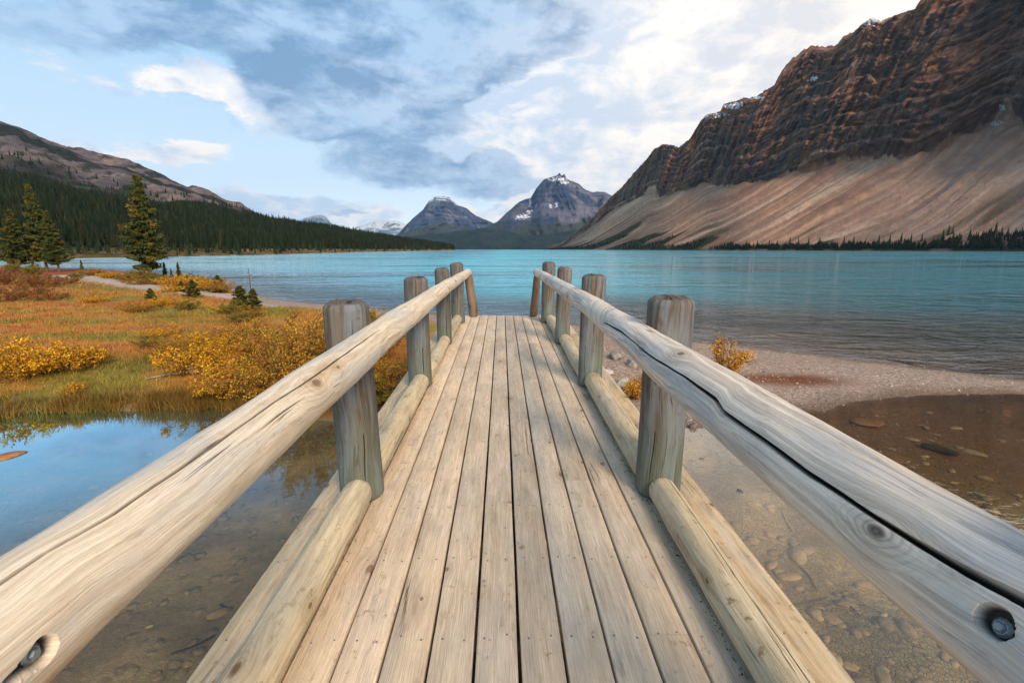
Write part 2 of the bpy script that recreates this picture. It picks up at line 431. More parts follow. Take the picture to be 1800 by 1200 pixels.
def warp_axis(lo, hi, n_, a, c=0.0):
    s0 = math.asinh((lo-c)/a); s1 = math.asinh((hi-c)/a); return c + a*np.sinh(np.linspace(s0, s1, n_))
gx = warp_axis(-75, 55, 620, 5.0, .5); gy = warp_axis(-9, 75, 470, 6.0, 6.0)
X, Y = np.meshgrid(gx, gy)
h, ins, dn, df, meadow, lake = terrain(X, Y)
Z = WATER + h
A = lambda *c: np.array(c)
nA = fbm(X*.35, Y*.35, 50, 4); nB = fbm(X*1.4, Y*1.4, 51, 4); nC = fbm(X*6, Y*6, 52, 3); nD = fbm(X*.16, Y*.5, 53, 4)
col = lerp(A(.40, .16, .03), A(.32, .16, .025), sstep(-.15, .25, nA))             # ochre meadow
col = lerp(col, A(.15, .15, .025), .8*sstep(-.02, .32, nD + .4*nB))                # green streaks
col = lerp(col, A(.32, .10, .03), .8*sstep(.05, .3, -nD + .35*nB))               # rust
red = sstep(22, 30, Y + 2*nB)*sstep(-16, -20, X); col = lerp(col, A(.22, .05, .03), .75*red)
col = lerp(col, A(.045, .045, .018), .75*sstep(1.0, .15, dn + .3*nB))              # wet bank
sand = lerp(A(.50, .37, .29), A(.42, .30, .235), sstep(-.2, .3, nB))
sand = lerp(sand, A(.24, .165, .12), .7*sstep(.7, .05, np.minimum(dn, df) + .2*nB)) # wet rim
rusty = np.exp(-(((X-at(1390, 673)[0])/1.15)**2 + ((Y-at(1390, 673)[1])/.42)**2)**2)
sand = lerp(sand, A(.15, .05, .02), 1.0*rusty*sstep(-.9, .0, nB+nC+.4))
land = lerp(sand, col, meadow)
pd = seg_dist(X, Y, PATH); pw = .55 + .012*Y
land = lerp(land, A(.40, .32, .26), sstep(pw+.15, pw-.15, pd + .25*nB)*(Y > 15))
cr_bed = lerp(A(.16, .115, .065), A(.24, .18, .10), sstep(-.3, .4, nB))
cr_bed = np.where((X > 1)[..., None], lerp(A(.20, .145, .072), A(.36, .265, .135), sstep(-.3, .4, nB+nC*.3)), cr_bed)
cr_bed = lerp(cr_bed, A(.20, .11, .045), .6*sstep(-.33, -.05, h + .03*nB)*(X > 2) * sstep(3.2, 4.5, X) )
cr_bed = lerp(cr_bed, A(.17, .085, .032), .93*sstep(4.3, 5.8, Y + .4*nB)*sstep(2.8, 4.0, X))
lk_bed = lerp(A(.22, .14, .085), A(.12, .12, .09), sstep(.1, .9, -h))
wet = np.where(lake[..., None], lk_bed, cr_bed)
under = sstep(.02, -.02, h)
colr = lerp(land*(1 + .35*nB)[..., None], wet, under)
V = np.stack([X, Y, Z], -1)
m, n = material('ground_soil')
p = n.pos(); c = n.attr('Col', 'Color'); peb = n.attr('peb', 'Fac')
f = n.noise(p, 18, 6, .65); f2_ = n.noise(p, 90, 3, .6)
vc = n.vor(p, 26, out='node'); vcol = n.sep(S(n.t, vc.outputs['Color']))[0]; vd = S(n.t, vc.outputs['Distance'])
vb = n.vor(p, 60, out='node'); vbc = n.sep(S(n.t, vb.outputs['Color']))[0]
edge = n.vor(p, 26, feature='DISTANCE_TO_EDGE').sm(.0, .12)
edge_b = n.vor(p, 60, feature='DISTANCE_TO_EDGE').sm(.0, .14)
pw_ = n.vm('ADD', p, n.scale(n.noise(p, 5, 3, .5, col=True), .12))
vl = n.vor(pw_, 8.5, out='node'); vlc = n.sep(S(n.t, vl.outputs['Color']))[0]; edge_l = n.vor(pw_, 8.5, feature='DISTANCE_TO_EDGE').sm(.0, .09)
bed = n.attr('bed', 'Fac')
pc = (vcol * .75 + .72) * (edge * .35 + .65) * (vbc * .4 + .85) * (edge_b*.3+.7)
vld = S(n.t, vl.outputs['Distance'])
sto = vlc.sm(.42, .62)
rim = (1.0 - (vld - .40).abs().sm(.0, .16)) * sto  # crescent of shade round each bed stone, painted as a dark ring
pl = (1.0 + sto * (vld.sm(.45, .0) * .22)) * (1.0 - rim * .5 * n.noise(p, 7, 3, .6).sm(.4, .6)) * (f * 1.1 + .5) * (n.noise(p, 1.8, 4, .6) * .8 + .62)
c1 = n.scale(c, f * .9 + .52 + (f2_ - .5) * .4)
c2 = n.mix((vcol).sm(.7, .95) * .35, n.scale(c, pc), n.scale(c, 1.25))
c = n.mix(peb, c1, c2)
c = n.mix(bed, c, n.scale(n.attr('Col', 'Color'), pl))
hgt = f * .6 + (edge * (1.0) + edge_b * .4) * peb + vld.sm(.5, .1) * sto * bed * 1.3
n.out(n.principled(c, .88, n.bump(hgt, .9, .018), spec=.2)); M['ground'] = m
peb = np.clip((1-meadow)*(1-.9*rusty)*.95 + under*.2, 0, 1)
g = link('ground', mesh_arrays('ground', V, grid_faces(len(gy), len(gx)), colr, attrs={'peb': peb, 'bed': under*(~lake)*.85*sstep(-.25, .25, nA + .6*nB + .25)}, mats=[m]))
tag(g, kind='structure')

m, n = material('lake_bed_silt'); n.out(n.principled(n.mix(n.noise(n.pos(), .02, 4), (.10, .14, .13, 1), (.14, .18, .16, 1)), .9))
b = MB(); b.box(-16000, 16000, -5000, 18500, -12.5, -12.0); tag(b.build('lake_bed', m), kind='structure')

# ------------------------------------------------------------------ lake and creek water
wx_ = warp_axis(-16000, 16000, 330, 2.6, 2.0); wy_ = warp_axis(-5000, 18500, 330, 3.2, 10.0)
X, Y = np.meshgrid(wx_, wy_)
h, ins, dn, df, meadow, lake = terrain(X, Y, False)
dep = np.clip(-h, 0, 8)
lakem = np.where(ins, .5, np.where(lake, 1.0, 0.0))
lk1 = sstep(-.4, .6, dn - df)
m, n = material('lake_water')
p = n.pos(); px_, py_, _ = n.sep(p); depth = n.attr('depth', 'Fac'); lk_ = n.attr('open', 'Fac')
dist = (px_*px_ + py_*py_).sqrt()
# ripples: short near, longer swell farther out
w1 = n.noise(n.comb(px_*2.4, py_*6.0), 1, 4, .6, dist=.5, dims='2D')
w2 = n.noise(n.comb(px_*1.1, py_*2.2), 1, 4, .6, dist=.4, dims='2D')
w3 = n.noise(n.comb(px_*.10, py_*.28), 1, 3, .55, dims='2D')
cr = n.noise(n.comb(px_*5, py_*9), 1, 3, .5, dist=.4, dims='2D')
calm = px_.sm(-4, 3, .10, 1.0)
wC = n.noise(n.comb(px_*.52, py_*1.0), 1, 4, .65, dist=.5, dims='2D')
wD = n.noise(n.comb(px_*.17, py_*.36), 1, 4, .65, dist=.5, dims='2D')
wE = n.noise(n.comb(px_*.03, py_*.10), 1, 3, .6, dist=.4, dims='2D')
hh = (w1 * .022 + w2 * .075 + wC * .21 * dist.sm(5, 16) + wD * .55 * dist.sm(16, 50) + wE * 1.7 * dist.sm(60, 200)) * lk_ * px_.sm(-25, 6, .75, 1.25) + cr * .0022 * (1 - lk_) * calm
gust = n.noise(n.comb(px_*.012, py_*.05 + 5), 1, 5, .6, dims='2D').sm(.38, .62, .35, 1.2)
nb = n.bump(hh * gust, 1.0, 1.0)
opac = (1.0 - ((depth * -.9).exp())) * lk_.sm(0, 1, .16, 1.0)
sil = n.mix((px_ / (dist + 12.0)).sm(-.62, -.02), (.52, .80, .90, 1), (.16, .66, .80, 1))  # silt turquoise, with the bright sky reflection on the left painted in
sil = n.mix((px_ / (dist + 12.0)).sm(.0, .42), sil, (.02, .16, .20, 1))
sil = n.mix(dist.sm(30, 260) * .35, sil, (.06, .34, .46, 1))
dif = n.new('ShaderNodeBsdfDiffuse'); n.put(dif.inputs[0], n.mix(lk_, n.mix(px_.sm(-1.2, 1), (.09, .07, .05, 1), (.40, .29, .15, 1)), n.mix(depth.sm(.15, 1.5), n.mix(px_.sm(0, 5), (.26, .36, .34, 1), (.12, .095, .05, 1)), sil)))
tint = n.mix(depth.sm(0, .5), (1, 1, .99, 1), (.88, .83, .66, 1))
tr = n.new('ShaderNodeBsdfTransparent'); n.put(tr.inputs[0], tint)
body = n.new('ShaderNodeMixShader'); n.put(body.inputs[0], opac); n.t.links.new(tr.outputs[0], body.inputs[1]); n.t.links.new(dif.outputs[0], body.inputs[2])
gl = n.new('ShaderNodeBsdfGlossy'); gl.inputs['Roughness'].default_value = .03; n.put(gl.inputs[0], n.mix(lk_, n.mix(px_.sm(-2.4, -1.2), (.52, .84, 1, 1), (1, .97, .93, 1)), (.86, .95, 1, 1))); n.put(gl.inputs['Normal'], nb)
fr = n.new('ShaderNodeFresnel'); n.put(fr.inputs[0], 1.34 - S(n.t, n.new('ShaderNodeNewGeometry').outputs['Backfacing']) * (1.34 - 1/1.34)); n.put(fr.inputs['Normal'], nb)
ms = n.new('ShaderNodeMixShader'); n.put(ms.inputs[0], (S(n.t, fr.outputs[0]) * (lk_ * 1.75 + (1.0 - lk_) * (px_.sm(-1, 1, 1.05, 2.3) + dist.sm(4.2, 7.0, 0, 3.0) * px_.sm(-2.2, -1.0, 1, 0)))).cl()); n.t.links.new(body.outputs[0], ms.inputs[1]); n.t.links.new(gl.outputs[0], ms.inputs[2])
n.out(S(n.t, ms.outputs[0])); M['water'] = m
V = np.stack([X, Y, np.full(X.shape, WATER)], -1)
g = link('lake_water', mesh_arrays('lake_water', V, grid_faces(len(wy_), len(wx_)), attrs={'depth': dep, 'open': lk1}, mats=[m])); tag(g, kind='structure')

# ------------------------------------------------------------------ mountains
def curve(pts, exdir=None):
    a = np.array([azel(*p) for p in pts]); o = np.argsort(a[:, 0]); return a[o, 0], a[o, 1]
m, n = material('mountain_rock')
p = n.pos(); c = n.attr('Col', 'Color')
c = n.scale(c, n.noise(p, .06, 8, .7) * 1.1 + .45)
n.out(n.principled(c, .95, n.bump(n.noise(p, .03, 11, .74) + n.noise(n.vm('MULTIPLY', p, (1, 1, 3.5)), .02, 6, .6) * .5, 1.0, 15.0), spec=.05)); M['mtn'] = m

# --- right-hand cliffs with scree
SKY_R = [(960, 437), (985, 430), (1040, 385), (1060, 362), (1073, 347), (1093, 329), (1115, 303), (1133, 284), (1150, 262), (1167, 253), (1180, 255), (1193, 259), (1213, 244), (1228, 218), (1240, 202), (1258, 199), (1267, 194), (1271, 184), (1290, 178), (1307, 173),
         (1331, 170), (1338, 164), (1360, 151), (1376, 122), (1391, 104), (1410, 90), (1427, 81), (1450, 82), (1471, 79), (1484, 64), (1500, 57), (1516, 42), (1533, 33), (1551, 36), (1580, 25), (1609, 15), (1618, 0), (1660, -30), (1720, -55), (1800, -95), (1900, -140), (2100, -190), (2400, -220), (2900, -200)]
CLB_R = [(960, 438), (985, 434), (1030, 405), (1075, 369), (1111, 353), (1150, 337), (1160, 351), (1200, 336), (1250, 318), (1262, 330), (1302, 327), (1355, 315), (1400, 307), (1462, 289), (1533, 275), (1600, 282), (1667, 258), (1733, 222), (1757, 205), (1775, 212), (1800, 222), (1900, 245), (2100, 250), (2400, 240), (2900, 260)]
asx, esx = curve(SKY_R); acx, ecx = curve(CLB_R)
a0, a1 = azel(962, 437)[0], azel(2900, 430)[0]
na = 860
azs = np.concatenate([np.linspace(a0, azel(1850, 300)[0], na-60), np.linspace(azel(1850, 300)[0], a1, 61)[1:]]); na = len(azs)
es = np.interp(azs, asx, esx); ec = np.interp(azs, acx, ecx)
fanr = ridged(azs*17, azs*0+2.5, 58, 3); eb = ec*(1 + .10*fanr + .05*fbm(azs*60, azs*0+.5, 59, 4)); ec = np.minimum(ec, es*.93)
dsx = [azel(p, 430)[0] for p in (960, 1000, 1060, 1150, 1300, 1500, 1800, 2200, 2900)]
Ds = np.interp(azs, dsx, [3100, 2600, 2050, 1560, 1200, 1010, 880, 800, 780])
_kr = np.hanning(161); _kr /= _kr.sum(); Ds = np.convolve(np.pad(Ds, 80, 'edge'), _kr, 'valid'); _kr = np.hanning(61); _kr /= _kr.sum(); ec_s = np.convolve(np.pad(ec, 30, 'edge'), _kr, 'valid'); ec = np.minimum(ec_s, es*.93)
tt, ct = 150, 230
Dt = Ds/(1 - ec_s/math.tan(R(34))); Ht = ec*Dt
Dr = Dt*(1.75 - ec)/(1.75 - es); Hr = es*Dr
t = np.linspace(0, 1, tt)[:, None]
dT = Ds + (Dt-Ds)*t; hT = Ht*(t**1.12)
q = np.linspace(0, 1, ct+1)[1:, None]
dC = Dt + (Dr-Dt)*q; hC = Ht + (Hr-Ht)*q
Dm = np.vstack([dT, dC]); Hm = np.vstack([hT, hC])
AZ = np.broadcast_to(azs, Dm.shape)
XX = Dm*np.sin(AZ); YY = Dm*np.cos(AZ)
al_ = np.array([-.12, .993]); s_ = XX*al_[0] + YY*al_[1]; p_ = XX*al_[1] - YY*al_[0]
cl = np.vstack([np.zeros((tt, 1)), q])*np.ones((1, na)); tl = np.vstack([t, np.ones((ct, 1))])*np.ones((1, na))
iscl = (cl > 0)
win = sstep(0, .10, cl)*sstep(1.0, .9, cl)
wS = np.interp(AZ, [azel(1150, 300)[0], azel(1450, 300)[0], azel(1800, 300)[0], azel(2300, 300)[0]], [1, .9, .42, .1]); cS = AZ + .25*wS*(1-tl)
gul = ridged(s_/170, Hm/900, 60, 5); gul2 = ridged(s_/48, Hm/260, 62, 4); big = fbm(s_/420, Hm/900, 61, 3)
Hd = Hm - s_*.05*0
strat = (cl*9.0 + .9*fbm(s_/500, cl*1.5, 64, 3) + .45*fbm(s_/60, cl*8, 68, 4))
sf = strat - np.floor(strat); terr = sstep(.62, .95, sf) - sf
st2 = cl*27 + 2*fbm(s_/500, cl*2, 65, 3) + 1.3*fbm(s_/45, cl*14, 67, 4); sf2 = st2 - np.floor(st2); terr2 = sstep(.55, .92, sf2) - sf2
span = (Dr-Dt)
gul3 = ridged(s_/20, Hm/120, 69, 3)
dD = win*(-gul*40 - gul2*22 - gul3*7 - big*70) + win*span*(terr*.15 + terr2*.045)
dD += win*9*fbm(s_/18, Hm/14, 66, 4)
# scree: fans and runnels down the fall line
fan = ridged(cS*20, tl*.35, 70, 3); run = fbm(cS*85, tl*.9, 71, 5, .62)
tw = np.where(iscl, 0, sstep(0, .08, tl)*sstep(1, .93, tl)*1.0)
dH = tw*(fan*24*tl + run*4)
dH += (cl > .985)*6*fbm(azs*260, azs*3, 77, 4)*(cl)
Dm2 = Dm + dD; Hm2 = Hm + dH
back = [(Dr+250, Hr*.93), (Dr+900, Hr*.7), (Dr+2200, Hr*0-20)]
XX2 = np.vstack([Dm2*np.sin(AZ)] + [b_[0][None]*np.sin(azs)[None] for b_ in back])
YY2 = np.vstack([Dm2*np.cos(AZ)] + [b_[0][None]*np.cos(azs)[None] for b_ in back])
ZZ2 = np.vstack([Hm2 + CAM_H] + [b_[1][None] + CAM_H for b_ in back])
ZZ2[0] = WATER - 3
# colours
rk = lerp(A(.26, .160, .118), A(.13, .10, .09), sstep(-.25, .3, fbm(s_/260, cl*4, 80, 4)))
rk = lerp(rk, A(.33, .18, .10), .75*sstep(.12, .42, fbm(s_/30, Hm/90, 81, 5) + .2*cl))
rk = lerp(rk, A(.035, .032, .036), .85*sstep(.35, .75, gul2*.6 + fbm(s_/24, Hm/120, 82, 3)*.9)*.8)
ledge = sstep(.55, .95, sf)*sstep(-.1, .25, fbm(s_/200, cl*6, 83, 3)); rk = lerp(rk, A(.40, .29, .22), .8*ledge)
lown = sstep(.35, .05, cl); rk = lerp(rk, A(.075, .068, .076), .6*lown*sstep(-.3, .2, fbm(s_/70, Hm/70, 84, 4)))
tc = lerp(A(.60, .40, .29), A(.36, .235, .18), sstep(-.22, .28, run + .35*fan))
tc = lerp(tc, A(.62, .48, .39), .8*sstep(.12, .42, fbm(cS*34, tl*.5, 85, 4)))
tc = lerp(tc, A(.25, .135, .095), .55*sstep(0, .4, fbm(cS*12, tl*1.6, 86, 4)))
tc = lerp(tc, A(.20, .165, .16), .5*sstep(.15, .4, fbm(cS*150, tl*1.5, 87, 4)))
# the big pale cone below the notch at the right
ap = azel(1757, 205)[0]; cone = np.exp(-((AZ-ap+.09*(1-tl))/(.018+.10*(1-tl)))**2)
tc = lerp(tc, A(.34, .30, .29), .55*cone*sstep(-.3, .2, run+.3))
# green wedges rising from the shore between the fans
vh = np.interp(azs, [azel(x_, 430)[0] for x_ in (960, 1010, 1080, 1150, 1200, 1290, 1400, 1650, 1720, 1900)], [.6, .42, .40, .34, .27, .10, .06, .09, .13, .14])
veg = sstep(.02, -.03, tl - vh*(.55 + 2.6*fbm(cS*26, tl*.4, 88, 4)) )
tc = lerp(tc, A(.040, .050, .022), .9*veg)
tc = lerp(tc, A(.10, .085, .04), .7*sstep(.1, .3, fbm(cS*40, tl*1.2, 89, 4))*sstep(.35, .1, tl-vh))
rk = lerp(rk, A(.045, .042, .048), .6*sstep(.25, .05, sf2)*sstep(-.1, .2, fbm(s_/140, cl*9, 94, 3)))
rk = rk*(1 + .5*fbm(s_/9, Hm/9, 95, 3))[..., None]
Eb = (Hm/Dm)/np.maximum(eb, 1e-4)[None]
isr = sstep(.985, 1.015, Eb + .05*fbm(cS*120, cl*6, 97, 3))*sstep(-.30, -.05, cl - (1-tl))
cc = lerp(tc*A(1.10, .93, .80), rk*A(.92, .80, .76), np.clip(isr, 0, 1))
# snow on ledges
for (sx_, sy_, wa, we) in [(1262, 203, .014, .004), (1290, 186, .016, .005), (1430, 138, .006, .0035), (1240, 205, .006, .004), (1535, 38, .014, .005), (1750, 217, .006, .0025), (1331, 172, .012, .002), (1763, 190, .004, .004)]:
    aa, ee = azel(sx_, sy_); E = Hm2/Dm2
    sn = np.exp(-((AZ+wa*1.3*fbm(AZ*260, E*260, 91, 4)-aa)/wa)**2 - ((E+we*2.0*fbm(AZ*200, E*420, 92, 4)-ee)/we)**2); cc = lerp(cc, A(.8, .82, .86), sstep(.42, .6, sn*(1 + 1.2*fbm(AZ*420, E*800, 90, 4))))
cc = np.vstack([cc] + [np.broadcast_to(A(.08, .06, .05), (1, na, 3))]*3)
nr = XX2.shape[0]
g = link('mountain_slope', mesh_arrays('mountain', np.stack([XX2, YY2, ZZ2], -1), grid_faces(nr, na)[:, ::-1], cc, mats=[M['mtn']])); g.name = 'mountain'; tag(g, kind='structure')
RIGHT = dict(az=azs, Ds=Ds, Dt=Dt, Ht=Ht)

# --- left-hand slope, forested
SKY_L = [(-900, 120), (-500, 150), (-200, 180), (0, 212), (30, 223), (60, 235), (107, 257), (135, 262), (160, 265), (187, 272), (200, 275), (225, 280), (247, 290), (275, 304), (300, 316), (330, 329), (337, 326), (350, 328), (370, 336), (385, 345), (395, 351), (420, 357), (435, 366), (450, 374), (480, 384), (520, 391), (560, 399), (600, 406), (650, 414), (700, 422), (760, 432), (800, 438.5)]
FOR_L = [(-900, 290), (-200, 300), (0, 306), (67, 317), (133, 340), (167, 347), (213, 354), (240, 358), (283, 367), (320, 362), (367, 366), (417, 378), (450, 384), (520, 395), (600, 406), (700, 422), (800, 438.5)]
asx, esx = curve(SKY_L); afx, efx = curve(FOR_L)
a0, a1 = azel(-900, 430)[0], azel(799, 438)[0]
na = 420; azs = np.linspace(a0, a1, na)
es = np.maximum(np.interp(azs, asx, esx), .0); ef = np.minimum(np.interp(azs, afx, efx), es)
SHP = [(-900, 462), (-300, 459), (0, 457), (150, 454), (290, 452), (490, 447.5), (600, 444), (700, 442), (760, 441), (800, 440.6)]
shp = np.array([at(*p)[:2] for p in SHP]); sa = np.arctan2(shp[:, 0], shp[:, 1]); sdst = np.hypot(shp[:, 0], shp[:, 1])
Ds = np.interp(azs, sa, sdst)
Db = Ds*1.22 + 8                                   # end of the open strip along the shore
Df = np.interp(azs, [a0, azel(0, 430)[0], azel(300, 430)[0], azel(450, 430)[0], azel(600, 430)[0], a1], [1000, 1050, 1000, 980, 1150, 1500])
Dr = Df*1.0 + np.interp(azs, [a0, azel(300, 430)[0], azel(450, 430)[0], a1], [1100, 700, 250, 60])
rows = []
n1_, n2_, n3_ = 10, 90, 90
for k in np.linspace(0, 1, n1_): rows.append((Ds + (Db-Ds)*k, (WATER-CAM_H) + (2.6*k)*np.ones(na), 0, k))
for k in np.linspace(0, 1, n2_+1)[1:]:
    dd = Db + (Df-Db)*k; h0 = WATER-CAM_H+2.6; rows.append((dd, h0 + (ef*Df - h0)*(k**1.05), 1, k))
for k in np.linspace(0, 1, n3_+1)[1:]: rows.append((Df + (Dr-Df)*k, ef*Df + (es*Dr - ef*Df)*k, 2, k))
Dm = np.array([r[0] for r in rows]); Hm = np.array([r[1] for r in rows]); zone = np.array([r[2] for r in rows])[:, None]*np.ones((1, na)); kk = np.array([r[3] for r in rows])[:, None]*np.ones((1, na))
AZ = np.broadcast_to(azs, Dm.shape); XX = Dm*np.sin(AZ); YY = Dm*np.cos(AZ)
dH = np.where(zone == 0, .5*fbm(XX/18, YY/18, 100, 3)*sstep(0, .3, kk), 0) + np.where(zone == 1, 14*fbm(XX/160, YY/160, 101, 4)*sstep(0, .25, kk)*sstep(1, .9, kk), 0)
dH = dH + np.where(zone == 2, (38*ridged(XX/200 + YY/600, YY/360, 102, 6) - 14)*np.clip((Dr-Df)/900, .05, 1)[None]*sstep(0, .15, kk)*sstep(1.0, .82, kk) + 5*np.clip((Dr-Df)/900, .05, 1)[None]*fbm(XX/30, YY/30, 99, 4)*sstep(0, .1, kk), 0)
Hm = Hm + dH
E = Hm/Dm
c0 = lerp(A(.22, .14, .045), A(.08, .085, .03), sstep(-.1, .3, fbm(XX/14, YY/14, 103, 4)))
c0 = lerp(c0, A(.36, .29, .22), sstep(.12, .3, fbm(XX/30, YY/6, 109, 3))*.8)
c1_ = np.broadcast_to(A(.026, .034, .018), c0.shape)
ns = fbm(XX/120+3, YY/300, 104, 5)
c2_ = lerp(A(.17, .14, .145), A(.31, .225, .195), sstep(-.25, .3, ns + .5*fbm(XX/35, YY/120, 115, 4)))
c2_ = lerp(c2_, A(.42, .29, .215), .6*sstep(.1, .4, fbm(XX/25, YY/220, 105, 4)))
c2_ = lerp(c2_, A(.07, .062, .07), .6*sstep(.0, .4, fbm(XX/60, YY/160, 106, 4)))
# dark shrub bands that climb to the left
bn = np.interp(AZ, [azel(0, 300)[0], azel(150, 300)[0], azel(300, 300)[0], azel(440, 300)[0]], [.62, .60, .55, .30])
band_ = np.exp(-((kk - bn + .20*fbm(XX/200, YY/200, 107, 4))/.13)**2)
c2_ = lerp(c2_, A(.030, .038, .026), .9*sstep(.35, .6, band_))
c2_ = lerp(c2_, A(.028, .036, .022), .9*sstep(.30, .0, kk - .25*fbm(XX/90, YY/90, 108, 4) - .0))
c2_ = lerp(c2_, A(.035, .042, .028), .85*sstep(.12, .3, fbm(XX/26, YY/60, 116, 5) + .25*fbm(XX/160, YY/160, 117, 2)))
c2_ = c2_*A(.66, .70, .76)*(1 + .8*fbm(XX/9, YY/22, 118, 4))[..., None]
hi = sstep(azel(430, 400)[0], azel(520, 400)[0], AZ)                     # the low end of the ridge is all forest
c2_ = lerp(c2_, c1_, hi)
cc = np.where((zone == 0)[..., None], c0, np.where((zone == 1)[..., None], c1_, c2_))
ex = [(Dr+200, es*Dr*.9), (Dr+1500, es*0-30)]
XX2 = np.vstack([XX] + [b_[0][None]*np.sin(azs)[None] for b_ in ex]); YY2 = np.vstack([YY] + [b_[0][None]*np.cos(azs)[None] for b_ in ex])
ZZ2 = np.vstack([Hm + CAM_H] + [b_[1][None] + CAM_H for b_ in ex]); ZZ2[0] = WATER - 1.5
cc = np.vstack([cc] + [np.broadcast_to(A(.08, .07, .07), (1, na, 3))]*2)
g = link('hillside', mesh_arrays('hillside', np.stack([XX2, YY2, ZZ2], -1), grid_faces(XX2.shape[0], na)[:, ::-1], cc, mats=[M['mtn']])); tag(g, kind='structure')
LX, LY, LZ, LD = XX, YY, Hm + CAM_H, Dm

# --- far peaks
def peak(sky_pts, D0, depthm, seed, colf, base_py=437, rough=1.0, nrow=110, ncol=260, ridge_shift=.0):
    asx, esx = curve(sky_pts); azs = np.linspace(asx[0], asx[-1], ncol)
    es = np.interp(azs, asx, esx)
    eb = azel(sky_pts[0][0], base_py)[1]
    k = np.linspace(0, 1, nrow)[:, None]
    Dr_ = D0 + depthm*.75; Dm = D0 + (Dr_-D0)*k*np.ones((1, ncol)); Hr_ = es*Dr_
    Hm = Hr_*(k**1.15)
    AZ = np.broadcast_to(azs, Dm.shape); XX = Dm*np.sin(AZ); YY = Dm*np.cos(AZ)
    rs = ridged(XX/(depthm*.28) + .3*fbm(YY/900, XX/900, 5, 2), YY/(depthm*.9), seed, 5)
    hmx = Hr_.max()
    sfr = (Hm/hmx*13 + fbm(XX/900, YY/900, seed+3, 3)); sfr = sfr-np.floor(sfr)
    Dm = Dm - (rs*depthm*.20*rough + (sstep(.3, .9, sfr)-sfr)*-depthm*.03)*sstep(0, .2, k)*sstep(1.0, .9, k)
    XX = Dm*np.sin(AZ); YY = Dm*np.cos(AZ)
    Hm = Hm + hmx*.02*fbm(XX/(depthm*.06), YY/(depthm*.06), seed+1, 5)*sstep(0, .1, k)
    cc = colf(XX, YY, Hm/hmx, k*np.ones_like(Hm), rs, sfr, AZ, Hm/Dm)
    XX2 = np.vstack([XX, (Dr_+depthm*.4)*np.sin(azs)[None], (Dr_+depthm)*np.sin(azs)[None]]); YY2 = np.vstack([YY, (Dr_+depthm*.4)*np.cos(azs)[None], (Dr_+depthm)*np.cos(azs)[None]])
    ZZ2 = np.vstack([Hm, Hm[-1:]*.75, Hm[-1:]*0 - 40]) + CAM_H; ZZ2[0] = -20
    cc = np.vstack([cc, cc[-1:], cc[-1:]])
    g = link('mountain', mesh_arrays('mountain', np.stack([XX2, YY2, ZZ2], -1), grid_faces(XX2.shape[0], ncol)[:, ::-1], cc, mats=[M['mtn']]))
    tag(g, kind='structure'); return g
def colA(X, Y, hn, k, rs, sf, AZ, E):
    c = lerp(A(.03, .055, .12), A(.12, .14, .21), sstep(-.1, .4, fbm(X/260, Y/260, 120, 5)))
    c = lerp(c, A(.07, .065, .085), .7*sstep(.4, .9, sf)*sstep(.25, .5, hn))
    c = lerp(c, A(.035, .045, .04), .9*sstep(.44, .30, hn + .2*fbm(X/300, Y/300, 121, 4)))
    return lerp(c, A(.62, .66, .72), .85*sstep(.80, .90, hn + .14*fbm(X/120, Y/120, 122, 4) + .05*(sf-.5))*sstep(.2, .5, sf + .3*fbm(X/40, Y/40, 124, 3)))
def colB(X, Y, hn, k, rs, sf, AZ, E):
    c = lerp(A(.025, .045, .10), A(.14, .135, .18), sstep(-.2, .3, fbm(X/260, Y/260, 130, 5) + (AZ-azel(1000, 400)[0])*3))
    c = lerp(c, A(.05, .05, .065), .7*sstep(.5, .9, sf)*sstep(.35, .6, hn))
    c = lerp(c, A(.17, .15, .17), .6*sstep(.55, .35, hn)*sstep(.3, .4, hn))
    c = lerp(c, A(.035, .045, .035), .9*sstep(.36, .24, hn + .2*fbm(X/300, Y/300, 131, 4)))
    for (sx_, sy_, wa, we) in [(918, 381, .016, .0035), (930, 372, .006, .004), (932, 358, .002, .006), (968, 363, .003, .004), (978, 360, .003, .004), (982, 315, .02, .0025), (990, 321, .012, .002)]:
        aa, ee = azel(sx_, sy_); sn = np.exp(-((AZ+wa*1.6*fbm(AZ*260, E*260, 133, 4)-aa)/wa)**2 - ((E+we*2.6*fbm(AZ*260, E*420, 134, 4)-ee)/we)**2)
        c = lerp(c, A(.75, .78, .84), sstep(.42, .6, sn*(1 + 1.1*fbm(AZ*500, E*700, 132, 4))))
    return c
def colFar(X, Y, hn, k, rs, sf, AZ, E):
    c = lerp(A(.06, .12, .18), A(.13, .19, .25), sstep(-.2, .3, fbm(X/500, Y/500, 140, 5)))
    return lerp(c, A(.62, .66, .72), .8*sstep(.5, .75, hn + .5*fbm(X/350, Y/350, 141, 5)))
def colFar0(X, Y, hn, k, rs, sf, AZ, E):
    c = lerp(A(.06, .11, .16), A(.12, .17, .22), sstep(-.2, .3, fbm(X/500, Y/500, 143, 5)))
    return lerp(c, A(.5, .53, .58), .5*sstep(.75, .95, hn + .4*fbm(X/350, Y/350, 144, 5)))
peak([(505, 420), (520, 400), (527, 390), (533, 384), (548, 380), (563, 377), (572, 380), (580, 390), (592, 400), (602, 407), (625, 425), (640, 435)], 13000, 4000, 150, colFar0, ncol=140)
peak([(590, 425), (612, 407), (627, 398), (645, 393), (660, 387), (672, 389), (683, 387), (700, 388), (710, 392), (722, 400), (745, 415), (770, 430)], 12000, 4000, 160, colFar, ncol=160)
peak([(640, 436), (680, 418), (700, 412), (713, 396), (728, 382), (743, 369), (753, 354), (760, 349), (767, 346), (782, 344), (790, 348), (803, 360), (820, 366), (837, 379), (857, 387), (880, 397), (910, 412), (950, 428), (980, 436)], 5600, 2600, 170, colA)
